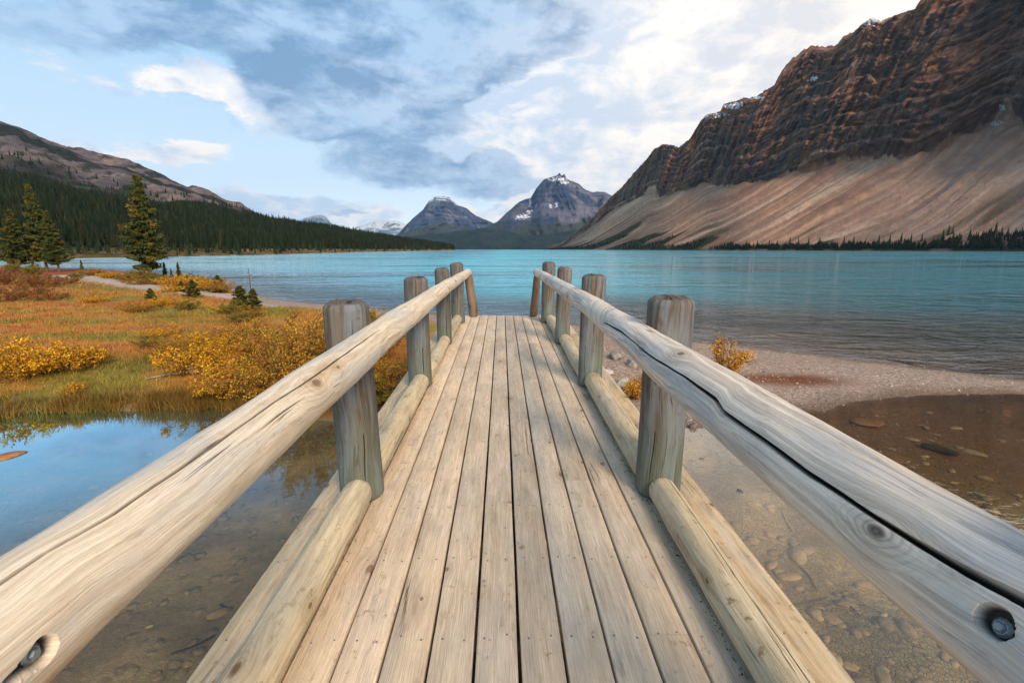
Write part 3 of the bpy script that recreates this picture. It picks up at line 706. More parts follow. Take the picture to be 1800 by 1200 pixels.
peak([(820, 434), (850, 402), (873, 390), (893, 373), (913, 355), (922, 350), (933, 347), (941, 334), (947, 326), (957, 315), (970, 311), (979, 309), (984, 304), (987, 311), (992, 306), (996, 314), (1017, 323), (1028, 333), (1040, 337), (1052, 337), (1063, 337), (1073, 342), (1080, 350), (1110, 370), (1150, 395), (1200, 430)], 4600, 2200, 180, colB)
def colH(X, Y, hn, k, rs, sf, AZ, E):
    return lerp(A(.014, .028, .036), A(.026, .040, .040), sstep(-.2, .3, fbm(X/100, Y/200, 190, 4)))
hillo = peak([(540, 438), (600, 430), (660, 420), (720, 415), (767, 411), (800, 407), (825, 404), (850, 400), (880, 404), (910, 409), (943, 414), (980, 409), (1020, 403), (1050, 404), (1090, 412), (1140, 428), (1170, 437)], 3300, 1000, 190, colH, rough=.5, nrow=60)
hillo.name = 'foothill'

# ------------------------------------------------------------------ conifer stands (far)
def cones(pos, hts, rad, cols, nseg=5):
    n_ = len(pos); ang = np.arange(nseg)*2*np.pi/nseg
    vs = []; per = 3*(nseg+1)
    tiers = [(.08, .62, 1.0), (.34, .84, .72), (.60, 1.0, .42)]
    ph = RNG.random(n_)[:, None]*6
    for z0, z1, rr in tiers:
        jit = 1 + .35*(RNG.random((n_, nseg))-.5)
        ring = np.stack([pos[:, None, 0] + rad[:, None]*rr*jit*np.cos(ang+ph), pos[:, None, 1] + rad[:, None]*rr*jit*np.sin(ang+ph), pos[:, None, 2] + hts[:, None]*(z0 + .05*(RNG.random((n_, nseg))-.5))], -1)
        tip = np.stack([pos[:, 0], pos[:, 1], pos[:, 2] + hts*z1], -1)[:, None]
        vs += [ring, tip]
    V = np.concatenate(vs, 1)
    f = []
    for k in range(3):
        b = k*(nseg+1)
        for i in range(nseg): f.append((b+i, b+(i+1) % nseg, b+nseg))
    Fc = (np.arange(n_)*per)[:, None, None] + np.array(f)[None]
    c = np.repeat(cols[:, None], per, 1)
    return V.reshape(-1, 3), Fc.reshape(-1, 3), c.reshape(-1, 3)
def sample_grid(Xg, Yg, Zg, ri, ci):
    r0 = np.floor(ri).astype(int); c0_ = np.floor(ci).astype(int); fr_ = (ri-r0); fc = (ci-c0_)
    r1 = np.minimum(r0+1, Xg.shape[0]-1); c1 = np.minimum(c0_+1, Xg.shape[1]-1)
    f = lambda G: (G[r0, c0_]*(1-fr_)*(1-fc) + G[r1, c0_]*fr_*(1-fc) + G[r0, c1]*(1-fr_)*fc + G[r1, c1]*fr_*fc)
    return np.stack([f(Xg), f(Yg), f(Zg)], -1)
def treecols(n_, pos=None):
    base = np.where(RNG.random(n_)[:, None] < .12, A(.055, .050, .022), A(.026, .037, .018))
    return base*A(.85, .95, 1.0)*(.34 + .42*RNG.random(n_)[:, None])
# left forest, on zone 1 and the first bit of zone 2
nt_ = 21000
ri = n1_ + (n2_)*RNG.random(nt_)**1.05
ri = np.where(RNG.random(nt_) < .03, n1_ + n2_ + RNG.random(nt_)**2*26, ri)
lo_c = int(np.searchsorted(azs, azel(-60, 430)[0])) if False else 0
azL = np.linspace(azel(-900, 430)[0], azel(799, 438)[0], 420)
c_lo = np.searchsorted(azL, azel(-160, 430)[0])
ci = c_lo + (419-c_lo)*RNG.random(nt_)
P3 = sample_grid(LX, LY, LZ, ri, ci)
dd = np.hypot(P3[:, 0], P3[:, 1])
keep = RNG.random(nt_) < np.where(ri > n1_+n2_, .9, 1)
P3 = P3[keep]; dd = dd[keep]
hts = np.interp(dd, [130, 300, 600, 1200, 1800], [4.2, 6.8, 9, 10, 11])*(.65+.6*RNG.random(len(P3)))
V, Fc, c = cones(P3, hts, hts*.16, treecols(len(P3)))
g = link('forest', mesh_arrays('forest', V, Fc, c, smooth=False, mats=[M['farneedle']])); tag(g, 'dark conifer forest covering the left hillside above the lake', 'forest', kind='stuff')
# loose trees on the open strip of the left shore
nt_ = 420
ri = (n1_-1)*RNG.random(nt_)**.6; ci = c_lo + (418-c_lo)*RNG.random(nt_)
P3 = sample_grid(LX, LY, LZ, ri, ci); dd = np.hypot(P3[:, 0], P3[:, 1])
hts = (1.2+2.4*RNG.random(nt_))*np.interp(dd, [130, 700], [.8, 2.6])
V, Fc, c = cones(P3, hts, hts*.2, treecols(nt_)*1.2)
g = link('shore_trees', mesh_arrays('shore_trees', V, Fc, c, smooth=False, mats=[M['farneedle']])); tag(g, 'low scattered conifers on the golden strip of the left shore', 'trees', kind='stuff')
# right shore forest
def right_pts(azq, back):
    D = np.interp(azq, RIGHT['az'], RIGHT['Ds']); Dt_ = np.interp(azq, RIGHT['az'], RIGHT['Dt']); Ht_ = np.interp(azq, RIGHT['az'], RIGHT['Ht'])
    d = D + back; tq = np.clip((d-D)/(Dt_-D), 0, 1); z = Ht_*tq**1.12 + CAM_H
    return np.stack([d*np.sin(azq), d*np.cos(azq), z], -1)
nt_ = 3600
ax0, ax1 = azel(1285, 430)[0], azel(2300, 430)[0]
azq = ax0 + (ax1-ax0)*RNG.random(nt_)
bk = RNG.random(nt_)**1.3*np.interp(azq, [ax0, azel(1500, 430)[0], azel(1640, 430)[0], azel(1720, 430)[0], ax1], [8, 12, 16, 34, 40])
P3 = right_pts(azq, bk); dens = fbm(azq*70, bk/60, 200, 3)
k = dens > -.25; P3 = P3[k]; hts = (5 + 8*RNG.random(len(P3)))*(.7 + .6*np.clip(dens[k]+.3, 0, 1))
V, Fc, c = cones(P3, hts, hts*.15, treecols(len(P3))*.9)
g = link('shore_forest', mesh_arrays('shore_forest', V, Fc, c, smooth=False, mats=[M['farneedle']])); tag(g, 'dark belt of spruces at the foot of the scree on the right shore', 'forest', kind='stuff')
nt_ = 2600
ax0, ax1 = azel(965, 430)[0], azel(1290, 430)[0]
azq = ax0 + (ax1-ax0)*RNG.random(nt_)
vq = np.interp(azq, [azel(x_, 430)[0] for x_ in (960, 1010, 1080, 1150, 1200, 1290)], [.6, .42, .40, .34, .27, .10])
Dq = np.interp(azq, RIGHT['az'], RIGHT['Dt']) - np.interp(azq, RIGHT['az'], RIGHT['Ds'])
bk = RNG.random(nt_)*vq*Dq*.8
P3 = right_pts(azq, bk); s2 = P3[:, 0]*al_[0] + P3[:, 1]*al_[1]; p2 = P3[:, 0]*al_[1] - P3[:, 1]*al_[0]
k = (bk/Dq) < vq*(.50 + 2.6*fbm((azq + .25*(1-bk/Dq))*26, bk/Dq*.4, 88, 4)); P3 = P3[k]; hts = 5 + 6*RNG.random(len(P3))
V, Fc, c = cones(P3, hts, hts*.17, treecols(len(P3)))
g = link('slope_forest', mesh_arrays('slope_forest', V, Fc, c, smooth=False, mats=[M['farneedle']])); tag(g, 'green tongues of conifers between the scree fans at the lake head', 'forest', kind='stuff')
# the tall single spruces that stand out of the belt
tp = np.zeros((1, 3)); V, Fc, c = cones(tp, np.array([1.0]), np.array([.15]), np.array([[.022, .032, .016]]), 7)
tme = mesh_arrays('shore_spruce', V, Fc, c, smooth=False, mats=[M['farneedle']])
for i, x_ in enumerate([1312, 1331, 1352, 1366, 1388, 1403, 1421, 1440, 1462, 1483, 1500, 1521, 1544, 1563, 1583, 1600, 1619, 1640, 1655, 1664, 1671, 1684, 1702, 1727, 1746, 1757, 1768, 1781, 1792]):
    a_ = azel(x_, 430)[0]; P3 = right_pts(np.array([a_]), np.array([12. + 12*random.random() + (16 if 1650 < x_ < 1675 or x_ > 1740 else 0)]))[0]
    o = link('spruce_tree', tme); o.location = P3; hh_ = 12 + 7*random.random(); o.scale = (hh_, hh_, hh_); o.rotation_euler = (0, 0, random.random()*6)
    tag(o, 'tall dark spruce rising above the tree belt at the foot of the right scree', 'tree', 'tall spruces above the tree belt on the right shore')

# ------------------------------------------------------------------ the footbridge
bridge = empty('footbridge', (0, 0, 0)); bridge.rotation_euler = (R(1.15), 0, 0)
tag(bridge, 'weathered timber footbridge with log handrails leading to the lake shore', 'bridge')
BR = np.array(bridge.rotation_euler.to_matrix())
def make_log(name, ctrl, rad, mat, parent, capcav=0.0, nring=120, nseg=40, seed=0, crack=None, dome=.35, und=.03, ys=None, holes=(), flat=False, ca0=0.0):
    """ctrl: list of (x,y,z) centre-line points; rad: radius at each"""
    ctrl = np.array(ctrl, float); rad = np.array(rad, float)
    L = np.concatenate([[0], np.cumsum(np.linalg.norm(np.diff(ctrl, axis=0), axis=1))])
    T = L[-1]
    s = np.linspace(0, T, nring) if ys is None else np.asarray(ys)*T
    Cn = np.stack([np.interp(s, L, ctrl[:, i]) for i in range(3)], 1)
    if len(ctrl) > 2:                                   # soften the bends
        for _ in range(6): Cn[1:-1] = (Cn[:-2] + 2*Cn[1:-1] + Cn[2:])/4
    Cn[:, 0] += .006*perlin(s*1.1 + seed*3.3, s*0 + seed, 7); Cn[:, 2] += .006*perlin(s*1.2 + seed*5.1, s*0 + 9 + seed, 8)
    r = np.interp(s, L, rad)
    T_ = np.gradient(Cn, axis=0); T_ /= np.linalg.norm(T_, axis=1)[:, None]
    up = np.array([0, 0, 1.0]) if abs(T_[0, 2]) < .8 else np.array([0, 1.0, 0])
    sx = np.cross(T_, up); sx /= np.linalg.norm(sx, axis=1)[:, None]; uz = np.cross(sx, T_)
    u = np.linspace(-1, 1, nseg, endpoint=False)
    ca = crack['ang'](s) if crack else np.full(len(s), ca0)
    if crack:
        gg = np.linspace(-np.pi, np.pi, 4001); wt = .22 + 2.6*np.exp(-(gg/.10)**2)
        for (hs, ha, hr, hd) in holes:
            gh = (ha - np.interp(hs, s, ca) + np.pi) % (2*np.pi) - np.pi; wt = wt + 1.1*np.exp(-((gg-gh)/.34)**4)
        cdf = np.concatenate([[0], np.cumsum((wt[1:]+wt[:-1])/2)]); cdf /= cdf[-1]; g = np.interp((u+1)/2, cdf, gg)
    else: g = np.pi*u
    ang = ca[:, None] + g[None]
    rr = r[:, None]*(1 + und*perlin(ang*1.6/ (2) + seed, s[:, None]*2.2 + seed*2.7, 5) + und*.5*perlin(ang*2 + seed, s[:, None]*7, 6))
    rr = rr*np.ones_like(ang)
    cav = np.zeros_like(rr)
    if crack:
        hw = crack['hw'](s)[:, None]; dist_ = np.abs(g)[None]*r[:, None]
        dpt = crack['depth']*np.minimum(1, hw/.004)
        prof_ = np.sqrt(np.clip(1 - dist_/np.maximum(hw, 1e-5), 0, 1))*(hw > .0004)
        rr = rr - dpt*prof_; cav = np.maximum(cav, prof_)
    for (hs, ha, hr, hd) in holes:
        da = (ang-ha+np.pi) % (2*np.pi) - np.pi
        q_ = np.sqrt((da*r[:, None])**2 + (s[:, None]-hs)**2)
        hs_ = sstep(hr*1.12, hr*.92, q_); rr = rr - hd*hs_; cav = np.maximum(cav, hs_*.85)
    if dome:
        e0 = sstep(0, 1, np.clip(s/(dome*r), 0, 1))[:, None]; e1 = sstep(0, 1, np.clip((T-s)/(dome*r), 0, 1))[:, None]
        rr = rr*(.86+.14*np.minimum(e0, e1))
    V = Cn[:, None] + rr[..., None]*(np.cos(ang)[..., None]*sx[:, None] + np.sin(ang)[..., None]*uz[:, None])
    wc = np.stack([g[None]*r[:, None] + seed*3.17 + .0*ang, s[:, None] + seed*5.31 + 0*ang, np.full(ang.shape, seed)], -1)
    F1 = grid_faces(len(s), nseg, wrap=True)
    nv = len(s)*nseg
    # end caps: rings shrinking to the centre
    caps_v, caps_w, caps_f = [], [], []
    for end, (idx, sgn) in enumerate(((0, -1), (len(s)-1, 1))):
        prev = idx*nseg + np.arange(nseg); base = V[idx]; cen = base.mean(0)
        for fct, push in ((.8, .006), (.45, .010), (.0, .012)):
            nn = nseg if fct > 0 else 1
            ringv = cen + (base-cen)*fct + T_[idx]*sgn*push if fct > 0 else (cen + T_[idx]*sgn*push)[None]
            if fct > 0: ringv = ringv + T_[idx]*(.004*RNG.standard_normal((nseg, 1)))
            st = nv + sum(len(c_) for c_ in caps_v)
            caps_v.append(ringv); rel = ringv - cen
            caps_w.append(np.stack([rel@sx[idx] + seed, rel@uz[idx]*.2 + seed*2, np.full(len(ringv), seed)], 1))
            if fct > 0:
                cur = st + np.arange(nseg)
                q4 = np.stack([prev, np.roll(prev, -1), np.roll(cur, -1), cur], 1)
                caps_f.append(q4 if sgn > 0 else q4[:, ::-1]); prev = cur
            else:
                q4 = np.stack([prev, np.roll(prev, -1), np.full(nseg, st), np.full(nseg, st)], 1)
                tri = q4 if sgn > 0 else np.stack([np.roll(prev, -1), prev, np.full(nseg, st), np.full(nseg, st)], 1)
                caps_f.append(tri)
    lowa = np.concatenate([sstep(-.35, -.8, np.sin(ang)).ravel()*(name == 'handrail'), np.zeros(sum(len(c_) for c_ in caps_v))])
    AV = np.vstack([V.reshape(-1, 3)] + caps_v); AW = np.vstack([wc.reshape(-1, 3)] + caps_w)
    quads = np.vstack([F1] + caps_f)
    tri_mask = quads[:, 2] == quads[:, 3]
    faces = [tuple(int(v) for v in (f[:3] if t_ else f)) for f, t_ in zip(quads, tri_mask)] if len(quads) < 4000 else None
    if faces is None:
        # big tubes: go through arrays, triangles separately
        q = quads[~tri_mask]; t3 = quads[tri_mask][:, :3]
        T3 = np.vstack([q[:, [0, 1, 2]], q[:, [0, 2, 3]], t3])
        me = mesh_arrays(name, AV, T3, vattrs={'wc': AW}, attrs={'cav': np.concatenate([cav.ravel(), np.full(len(AV)-nv, capcav)]), 'low': lowa}, mats=[mat])
    else:
        me = bpy.data.meshes.new(name); me.from_pydata(AV.tolist(), [], faces); me.update()
        me.polygons.foreach_set('use_smooth', [True]*len(me.polygons))
        a_ = me.attributes.new('wc', 'FLOAT_VECTOR', 'POINT'); a_.data.foreach_set('vector', AW.astype(np.float32).ravel()); me.materials.append(mat)
        a_ = me.attributes.new('cav', 'FLOAT', 'POINT'); a_.data.foreach_set('value', np.concatenate([cav.ravel(), np.full(len(AV)-nv, capcav)]).astype(np.float32))
    me.set_sharp_from_angle(angle=R(48)) if hasattr(me, 'set_sharp_from_angle') and dome else None
    return link(name, me, parent)

# planks -------------------------------------------------
END = 8.47; PW = .146; G0 = .052; TH = .038
joints = {-7: [2.25, 6.3], -6: [4.6], -5: [3.9], -4: [2.5, 7.3], -3: [5.3], -2: [2.89, 6.9], -1: [4.9], 0: [2.24, 6.5], 1: [4.5], 2: [2.5, 6.1], 3: [1.42, 5.7], 4: [4.05], 5: [3.3, 7.6], 6: [2.3, 6.6]}
def plank(k, y0, y1, seed):
    x0 = G0 + k*PW; x1 = x0 + PW
    gap = .0095 if k not in (0, -1) else .0115
    ny = max(3, int((y1-y0)/.22)); ys = np.linspace(y0, y1, ny)
    b = .0035
    V = []; W = []
    for i, yv in enumerate(ys):
        eL = x0 + gap/2 + .0016*float(perlin(np.array([yv*2.1+seed]), np.array([seed*1.7]))[0]); eR = x1 - gap/2 + .0016*float(perlin(np.array([yv*2.3+seed*2]), np.array([seed*.7]))[0])
        zt = .0015*float(perlin(np.array([yv*.9+seed*3]), np.array([seed*.3]))[0])
        for (x, z) in ((eL, -TH), (eL, zt-b), (eL+b*.35, zt-b*.35), (eL+b, zt), ((eL+eR)/2, zt+.0006), (eR-b, zt), (eR-b*.35, zt-b*.35), (eR, zt-b), (eR, -TH)):
            V.append((x, yv, z)); W.append((x + z*1.0 + seed*3.17, yv + seed*5.31, seed))
    n9 = 9; F_ = []
    for i in range(ny-1):
        for j in range(n9): F_.append((i*n9+j, i*n9+(j+1) % n9, (i+1)*n9+(j+1) % n9, (i+1)*n9+j))
    F_.append(tuple(range(n9-1, -1, -1))); F_.append(tuple((ny-1)*n9+j for j in range(n9)))
    F_ = [f[::-1] for f in F_]
    me = bpy.data.meshes.new('plank'); me.from_pydata(V, [], F_); me.update(); me.polygons.foreach_set('use_smooth', [True]*len(F_))
    me.set_sharp_from_angle(angle=R(50))
    a_ = me.attributes.new('wc', 'FLOAT_VECTOR', 'POINT'); a_.data.foreach_set('vector', np.array(W, dtype=np.float32).ravel())
    me.materials.append(M['deck_edge'] if k in (-7, -6, 6, 5, -5) and not (k == -5 or k == 5) else M['deck'])
    return link('plank', me, bridge)
sd_i = 0
screws = MB()
rows_y = [1.42 + .41*i for i in range(-7, 18)]
for k in range(-7, 7):
    js = [-1.6] + joints[k] + [END + .012*random.uniform(-1, 1)]
    for a_, b_ in zip(js[:-1], js[1:]):
        sd_i += 1; plank(k, a_+.0012, b_-.0012, sd_i*.731 + 1)
    for yv in rows_y:
        if yv > END - .03 or yv < -1.5: continue
        for fx in (.24, .76):
            cx = G0 + (k+fx+random.uniform(-.05, .05))*PW
            screws.disc((cx, yv+random.uniform(-.012, .012), .0002), (0, 0, 1), .0040, .0014, 7)
s_o = screws.build('screw', M['screw'], bridge); s_o['kind'] = 'stuff'
for yv in rows_y:
    b = MB(); b.box(G0-7*PW+.06, G0+7*PW-.06, yv-.02, yv+.02, -TH-.14, -TH-.0005); o = b.build('joist', M['under'], bridge)
for xb in (-.72, .05, .82):
    make_log('stringer', [(xb, -1.6, -.33), (xb, END-.05, -.33)], [.15, .14], M['under'], bridge, nring=20, nseg=18, seed=xb+2, dome=0)
b = MB(); b.box(-1.0, 1.1, END-.30, END-.02, -.72, -.48); b.build('sill', M['under'], bridge)

# posts --------------------------------------------------
PL = [(.42, -.75, .108, 1.015), (2.37, -.745, .1075, 1.012), (4.30, -.752, .104, .985), (6.12, -.74, .092, .955), (7.72, -.705, .104, .945)]
PR = [(.42, .82, .115, 1.03), (2.37, .822, .1130, 1.030), (4.30, .812, .107, 1.000), (6.12, .783, .092, .965), (7.72, .735, .104, .950)]
for si, (side, lst) in enumerate((('L', PL), ('R', PR))):
    for i, (y, x, r_, hgt_) in enumerate(lst):
        lean = (-.012 if side == 'L' else .006)
        sd_ = 20 + i*1.37 + si*9
        cr_ = dict(ang=lambda s, i=i, si=si: (-.9 if si else -2.1) + .25*perlin(s*2.1 + i, s*0 + i, 4), hw=lambda s: .0032*sstep(.05, .2, s)*sstep(1.0, .7, s)*(perlin(s*3, s*0+2, 9) > -.2), depth=.02)
        o = make_log('post', [(x-lean*.5, y, -.0), (x+lean*.5, y, hgt_)], [r_*1.02, r_*.985], M['post'], bridge, nring=60, nseg=64, seed=sd_, crack=cr_, dome=.16, und=.02, capcav=.33)

# curb logs: one between each pair of posts ----------------
for si, (lst, xx, r_) in enumerate(((PL, -.733, .0745), (PR, .808, .0745))):
    ysl = [-1.5] + [p[0] for p in lst] + [8.30]
    for i, (a_, b_) in enumerate(zip(ysl[:-1], ysl[1:])):
        pr0 = .085 if i > 0 else 0; pr1 = .088 if i < len(ysl)-2 else 0
        if i == len(ysl)-2: b_ = 8.02
        xo = xx - (0 if i < 3 else (-.012 if si == 0 else .025)*(i-2)*.8)
        rj = r_*(1 + .06*random.uniform(-1, 1))
        cr_ = dict(ang=lambda s, si=si, i=i: (1.25 if si else 2.0) + .22*perlin(s*1.3 + i*3, s*0 + i, 4), hw=lambda s, i=i: .0022*(perlin(s*1.7 + i, s*0+2, 9) > -.15)*sstep(0, .15, s), depth=.018)
        make_log('curb_log', [(xo, a_+pr0, rj-.004), (xo+.004, b_-pr1, rj-.004)], [rj*1.02, rj*.97], M['curb'], bridge, nring=90, nseg=48, seed=40+i*2.1+si*17, crack=cr_, dome=.5, und=.05)

# handrails ------------------------------------------------
def ycoord():                                  # dense near the camera
    a = np.concatenate([np.linspace(-.7, .5, 24), np.linspace(.5, 1.1, 230)[1:], np.linspace(1.1, 2.0, 130)[1:], np.linspace(2.0, 8.42, 300)[1:]]); return (a + .7)/(8.42+.7)
def hit(px, py, cx, cz, r_):
    """where the sight line meets a log that runs along y (bridge frame): (y, angle)"""
    d_ = BR.T @ pdir(px, py); o_ = BR.T @ np.array([0, 0, CAM_H])
    ox, oz = o_[0]-cx, o_[2]-cz; a = d_[0]**2+d_[2]**2; b_ = 2*(ox*d_[0]+oz*d_[2]); c_ = ox*ox+oz*oz-r_*r_
    t_ = (-b_ - math.sqrt(max(0, b_*b_-4*a*c_)))/(2*a); p_ = o_ + t_*d_
    return p_[1], math.atan2(p_[2]-cz, p_[0]-cx)
HR_L = [(-.7, -.618, .836, .082), (.6, -.618, .836, .081), (2.37, -.618, .836, .080), (4.3, -.622, .812, .077), (6.12, -.615, .785, .071), (7.72, -.588, .762, .068), (8.42, -.578, .752, .064)]
HR_R = [(-.7, .700, .812, .103), (.6, .700, .812, .102), (1.5, .698, .812, .099), (2.37, .693, .812, .090), (4.3, .685, .800, .080), (6.12, .655, .782, .072), (7.72, .610, .765, .068), (8.42, .590, .757, .064)]
def near(L, yv): return min(L, key=lambda q: abs(q[0]-yv))
# the long split in the right rail, read as points on its surface
def path_ang(pts, L):
    o_ = []
    ly = np.array([q[0] for q in L])
    for (px, py) in pts:
        yv = 1.0
        for _ in range(5):
            cx = np.interp(yv, ly, [q[1] for q in L]); cz = np.interp(yv, ly, [q[2] for q in L]); r_ = np.interp(yv, ly, [q[3] for q in L])
            yv, an = hit(px, py, cx, cz, r_)
        o_.append((yv, an))
    o_.sort(); return np.array(o_)
cR = path_ang([(1800, 1062), (1700, 1008), (1600, 950), (1500, 884), (1420, 832), (1330, 765), (1268, 722), (1255, 700), (1200, 660), (1140, 622), (1118, 603), (1090, 582), (1060, 566), (1030, 552), (1010, 535), (985, 515), (960, 497)], HR_R)
cL = path_ang([(80, 975), (200, 905), (300, 835), (400, 762), (480, 708), (555, 660)], HR_L)
print('crack R', cR[:, 1].round(2), 'L', cL[:, 1].round(2), 'y', cL[:, 0].round(2))
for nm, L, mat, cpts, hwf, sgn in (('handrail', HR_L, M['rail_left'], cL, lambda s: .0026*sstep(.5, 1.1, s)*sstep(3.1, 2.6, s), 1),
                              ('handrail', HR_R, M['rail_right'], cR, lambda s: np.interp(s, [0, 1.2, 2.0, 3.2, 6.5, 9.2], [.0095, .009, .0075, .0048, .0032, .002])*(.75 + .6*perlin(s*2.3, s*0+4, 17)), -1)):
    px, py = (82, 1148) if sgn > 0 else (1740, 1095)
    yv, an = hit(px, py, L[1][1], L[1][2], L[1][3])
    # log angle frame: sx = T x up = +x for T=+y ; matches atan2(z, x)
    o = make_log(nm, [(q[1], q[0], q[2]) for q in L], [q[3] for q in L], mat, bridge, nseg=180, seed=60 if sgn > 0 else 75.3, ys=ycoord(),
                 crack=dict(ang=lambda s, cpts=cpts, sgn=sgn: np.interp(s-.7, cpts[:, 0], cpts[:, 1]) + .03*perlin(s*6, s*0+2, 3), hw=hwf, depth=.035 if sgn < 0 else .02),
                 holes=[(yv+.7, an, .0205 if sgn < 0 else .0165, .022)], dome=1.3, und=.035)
    cx, cz, r_ = L[1][1], L[1][2], L[1][3]
    b = MB(); nn = (math.cos(an), 0, math.sin(an)); b.disc((cx+nn[0]*(r_-.024), yv, cz+nn[2]*(r_-.024)), nn, .0125, .009, 10)
    b.disc((cx+nn[0]*(r_-.017), yv, cz+nn[2]*(r_-.017)), nn, .0075, .006, 6); b.build('bolt', M['bolt'], o)
# short struts under the far rail ends
make_log('strut', [(-.492, 8.36, 0.0), (-.568, 8.30, .72)], [.078, .070], M['brace'], bridge, nring=14, nseg=20, seed=90)
make_log('strut', [(.548, 8.36, 0.0), (.605, 8.30, .72)], [.070, .062], M['brace'], bridge, nring=14, nseg=20, seed=93)

# dark grit gathered where the curb logs meet the deck and round the posts
V0 = np.array([(1, 0, 0), (-1, 0, 0), (0, 1, 0), (0, -1, 0), (0, 0, 1), (0, 0, -.4)], float); F0 = np.array([(0, 2, 4), (2, 1, 4), (1, 3, 4), (3, 0, 4), (2, 0, 5), (1, 2, 5), (3, 1, 5), (0, 3, 5)])
ng = 1700; gy_ = RNG.uniform(.6, 8.0, ng); sdg = RNG.random(ng) < .72
gxx = np.where(sdg, .808 - .058 - np.abs(RNG.standard_normal(ng))*.010, -.733 + .056 + np.abs(RNG.standard_normal(ng))*.006)
pk = RNG.random(ng) < .18; an_ = RNG.random(ng)*6.28; pi_ = RNG.integers(0, 4, ng)
for i_ in range(4):
    for sgn_, L_ in ((0, PL), (1, PR)):
        q_ = pk & (pi_ == i_) & (sdg == bool(sgn_)); rr_ = L_[i_+1][2]*1.03 + np.abs(RNG.standard_normal(ng))*.012
        gxx[q_] = (L_[i_+1][1] + rr_*np.cos(an_))[q_]; gy_[q_] = (L_[i_+1][0] + rr_*np.sin(an_))[q_]
gs = RNG.uniform(.0012, .0036, ng)
Vg = (V0[None]*gs[:, None, None]*(1+.3*RNG.standard_normal((ng, 6, 1))) + np.stack([gxx, gy_, np.full(ng, .002)], 1)[:, None]).reshape(-1, 3)
cg = np.repeat(np.array([(.05, .04, .03), (.12, .09, .06), (.22, .17, .12), (.03, .025, .02)])[RNG.integers(0, 4, ng)], 6, 0)
o = link('grit', mesh_arrays('grit', Vg, (F0[None] + np.arange(ng)[:, None, None]*6).reshape(-1, 3), cg, smooth=False, mats=[M['pebble']]), bridge); o['kind'] = 'stuff'

# ------------------------------------------------------------------ stones
def ico(sub):
    import bmesh
    bm = bmesh.new(); bmesh.ops.create_icosphere(bm, subdivisions=sub, radius=1.0)
    V = np.array([v.co[:] for v in bm.verts]); Fc = np.array([[v.index for v in f.verts] for f in bm.faces]); bm.free(); return V, Fc
I1, I2, I3 = ico(1), ico(2), ico(4)
def stone_mesh(name, seed, lod, flat=.55, c=(.3, .27, .24), mat=None, ang=.35):
    V, Fc = lod; V = V.copy(); rs_ = np.random.default_rng(seed)
    for _ in range(7):                                         # planed facets
        d_ = rs_.standard_normal(3); d_ /= np.linalg.norm(d_); k_ = .62+.25*rs_.random()
        pr = V@d_; V -= np.clip(pr-k_, 0, None)[:, None]*d_*.85
    V *= (1 + .10*perlin(V[:, 0]*1.7+seed, V[:, 1]*1.7+V[:, 2], 9) + .03*perlin(V[:, 0]*6+seed, V[:, 1]*6+V[:, 2]*5, 8))[:, None]
    V *= np.array([1.0, .75, flat])
    cc = np.array(c)*(1 + .35*perlin(V[:, 0]*3+seed, V[:, 1]*3+V[:, 2]*2, 3))[:, None]
    return mesh_arrays(name, V, Fc, np.clip(cc, .02, .8), mats=[mat or M['pebble']])
# boulders by the landing
BO = [(700, 672, .17, (.20, .22, .26), 'grey-blue boulder half hidden beside the left curb of the bridge', 'boulder'),
      (1098, 676, .21, (.42, .39, .33), 'pale rounded boulder between the second and third right posts', 'boulder'),
      (1067, 656, .14, (.46, .44, .40), 'small whitish boulder against the right side of the bridge', 'boulder'),
      (1082, 626, .20, (.22, .20, .18), 'dark flat rock on the shingle behind the second right post', 'rock'),
      (1112, 640, .19, (.30, .26, .22), 'low brown rock on the shingle right of the dark flat one', 'rock'),
      (1100, 692, .20, (.16, .10, .08), 'reddish brown slab under the yellow plant by the bridge', 'rock'),
      (1110, 716, .15, (.17, .15, .14), 'dark boulder lowest in the gap between curb and right post', 'boulder'),
      (702, 700, .14, (.13, .12, .12), 'dark stone below the grey-blue boulder by the left curb', 'boulder'),
      (1212, 742, .10, (.25, .22, .19), 'small brown stone at the water edge just right of the near right post', 'stone')]
for i, (px, py, sz, c, lab, cat) in enumerate(BO):
    P3 = at(px, py, WATER+.25); z = gz(P3[0], P3[1]); P3 = at(px, py, z+sz*.25)
    o = link('boulder', stone_mesh('boulder', 300+i, I3, .62, c, M['rock'])); o.location = (P3[0], P3[1], z+sz*.22); o.scale = (sz, sz, sz); o.rotation_euler = (.1, .1, i*1.3)
    tag(o, lab, cat)
WS = [(1525, 737, .26, .10, (.20, .095, .04), 'flat rust coloured stone just under the water in the right pool', 'stone'),
      (14, 801, .20, .22, (.30, .14, .07), 'reddish flat stone breaking the pond surface at the left edge', 'stone'),
      (1300, 862, .045, .5, (.10, .10, .11), 'dark pebble poking out of the sandy shallows beyond the rail', 'stone'),
      (1233, 806, .040, .5, (.10, .09, .09), 'small dark pebble nearest the near right post in the shallows', 'stone'),
      (1218, 752, .075, .6, (.16, .14, .13), 'grey-brown stone at the rim of the sandy shallows', 'stone'),
      (1330, 1060, .0, .3, (.3, .2, .1), '', '')]
for i, (px, py, sz, fl, c, lab, cat) in enumerate(WS):
    if not sz: continue
    P3 = at(px, py); o = link('stone', stone_mesh('stone', 330+i, I2, fl, c, M['rock'])); z = gz(P3[0], P3[1])
    zz_ = max(z + sz*fl*.4, WATER - .01) if lab.startswith(('dark', 'small', 'grey', 'reddish')) else z + .03
    o.location = (P3[0], P3[1], zz_); o.scale = (sz, sz, sz); o.rotation_euler = (0, 0, .2+i); tag(o, lab, cat)
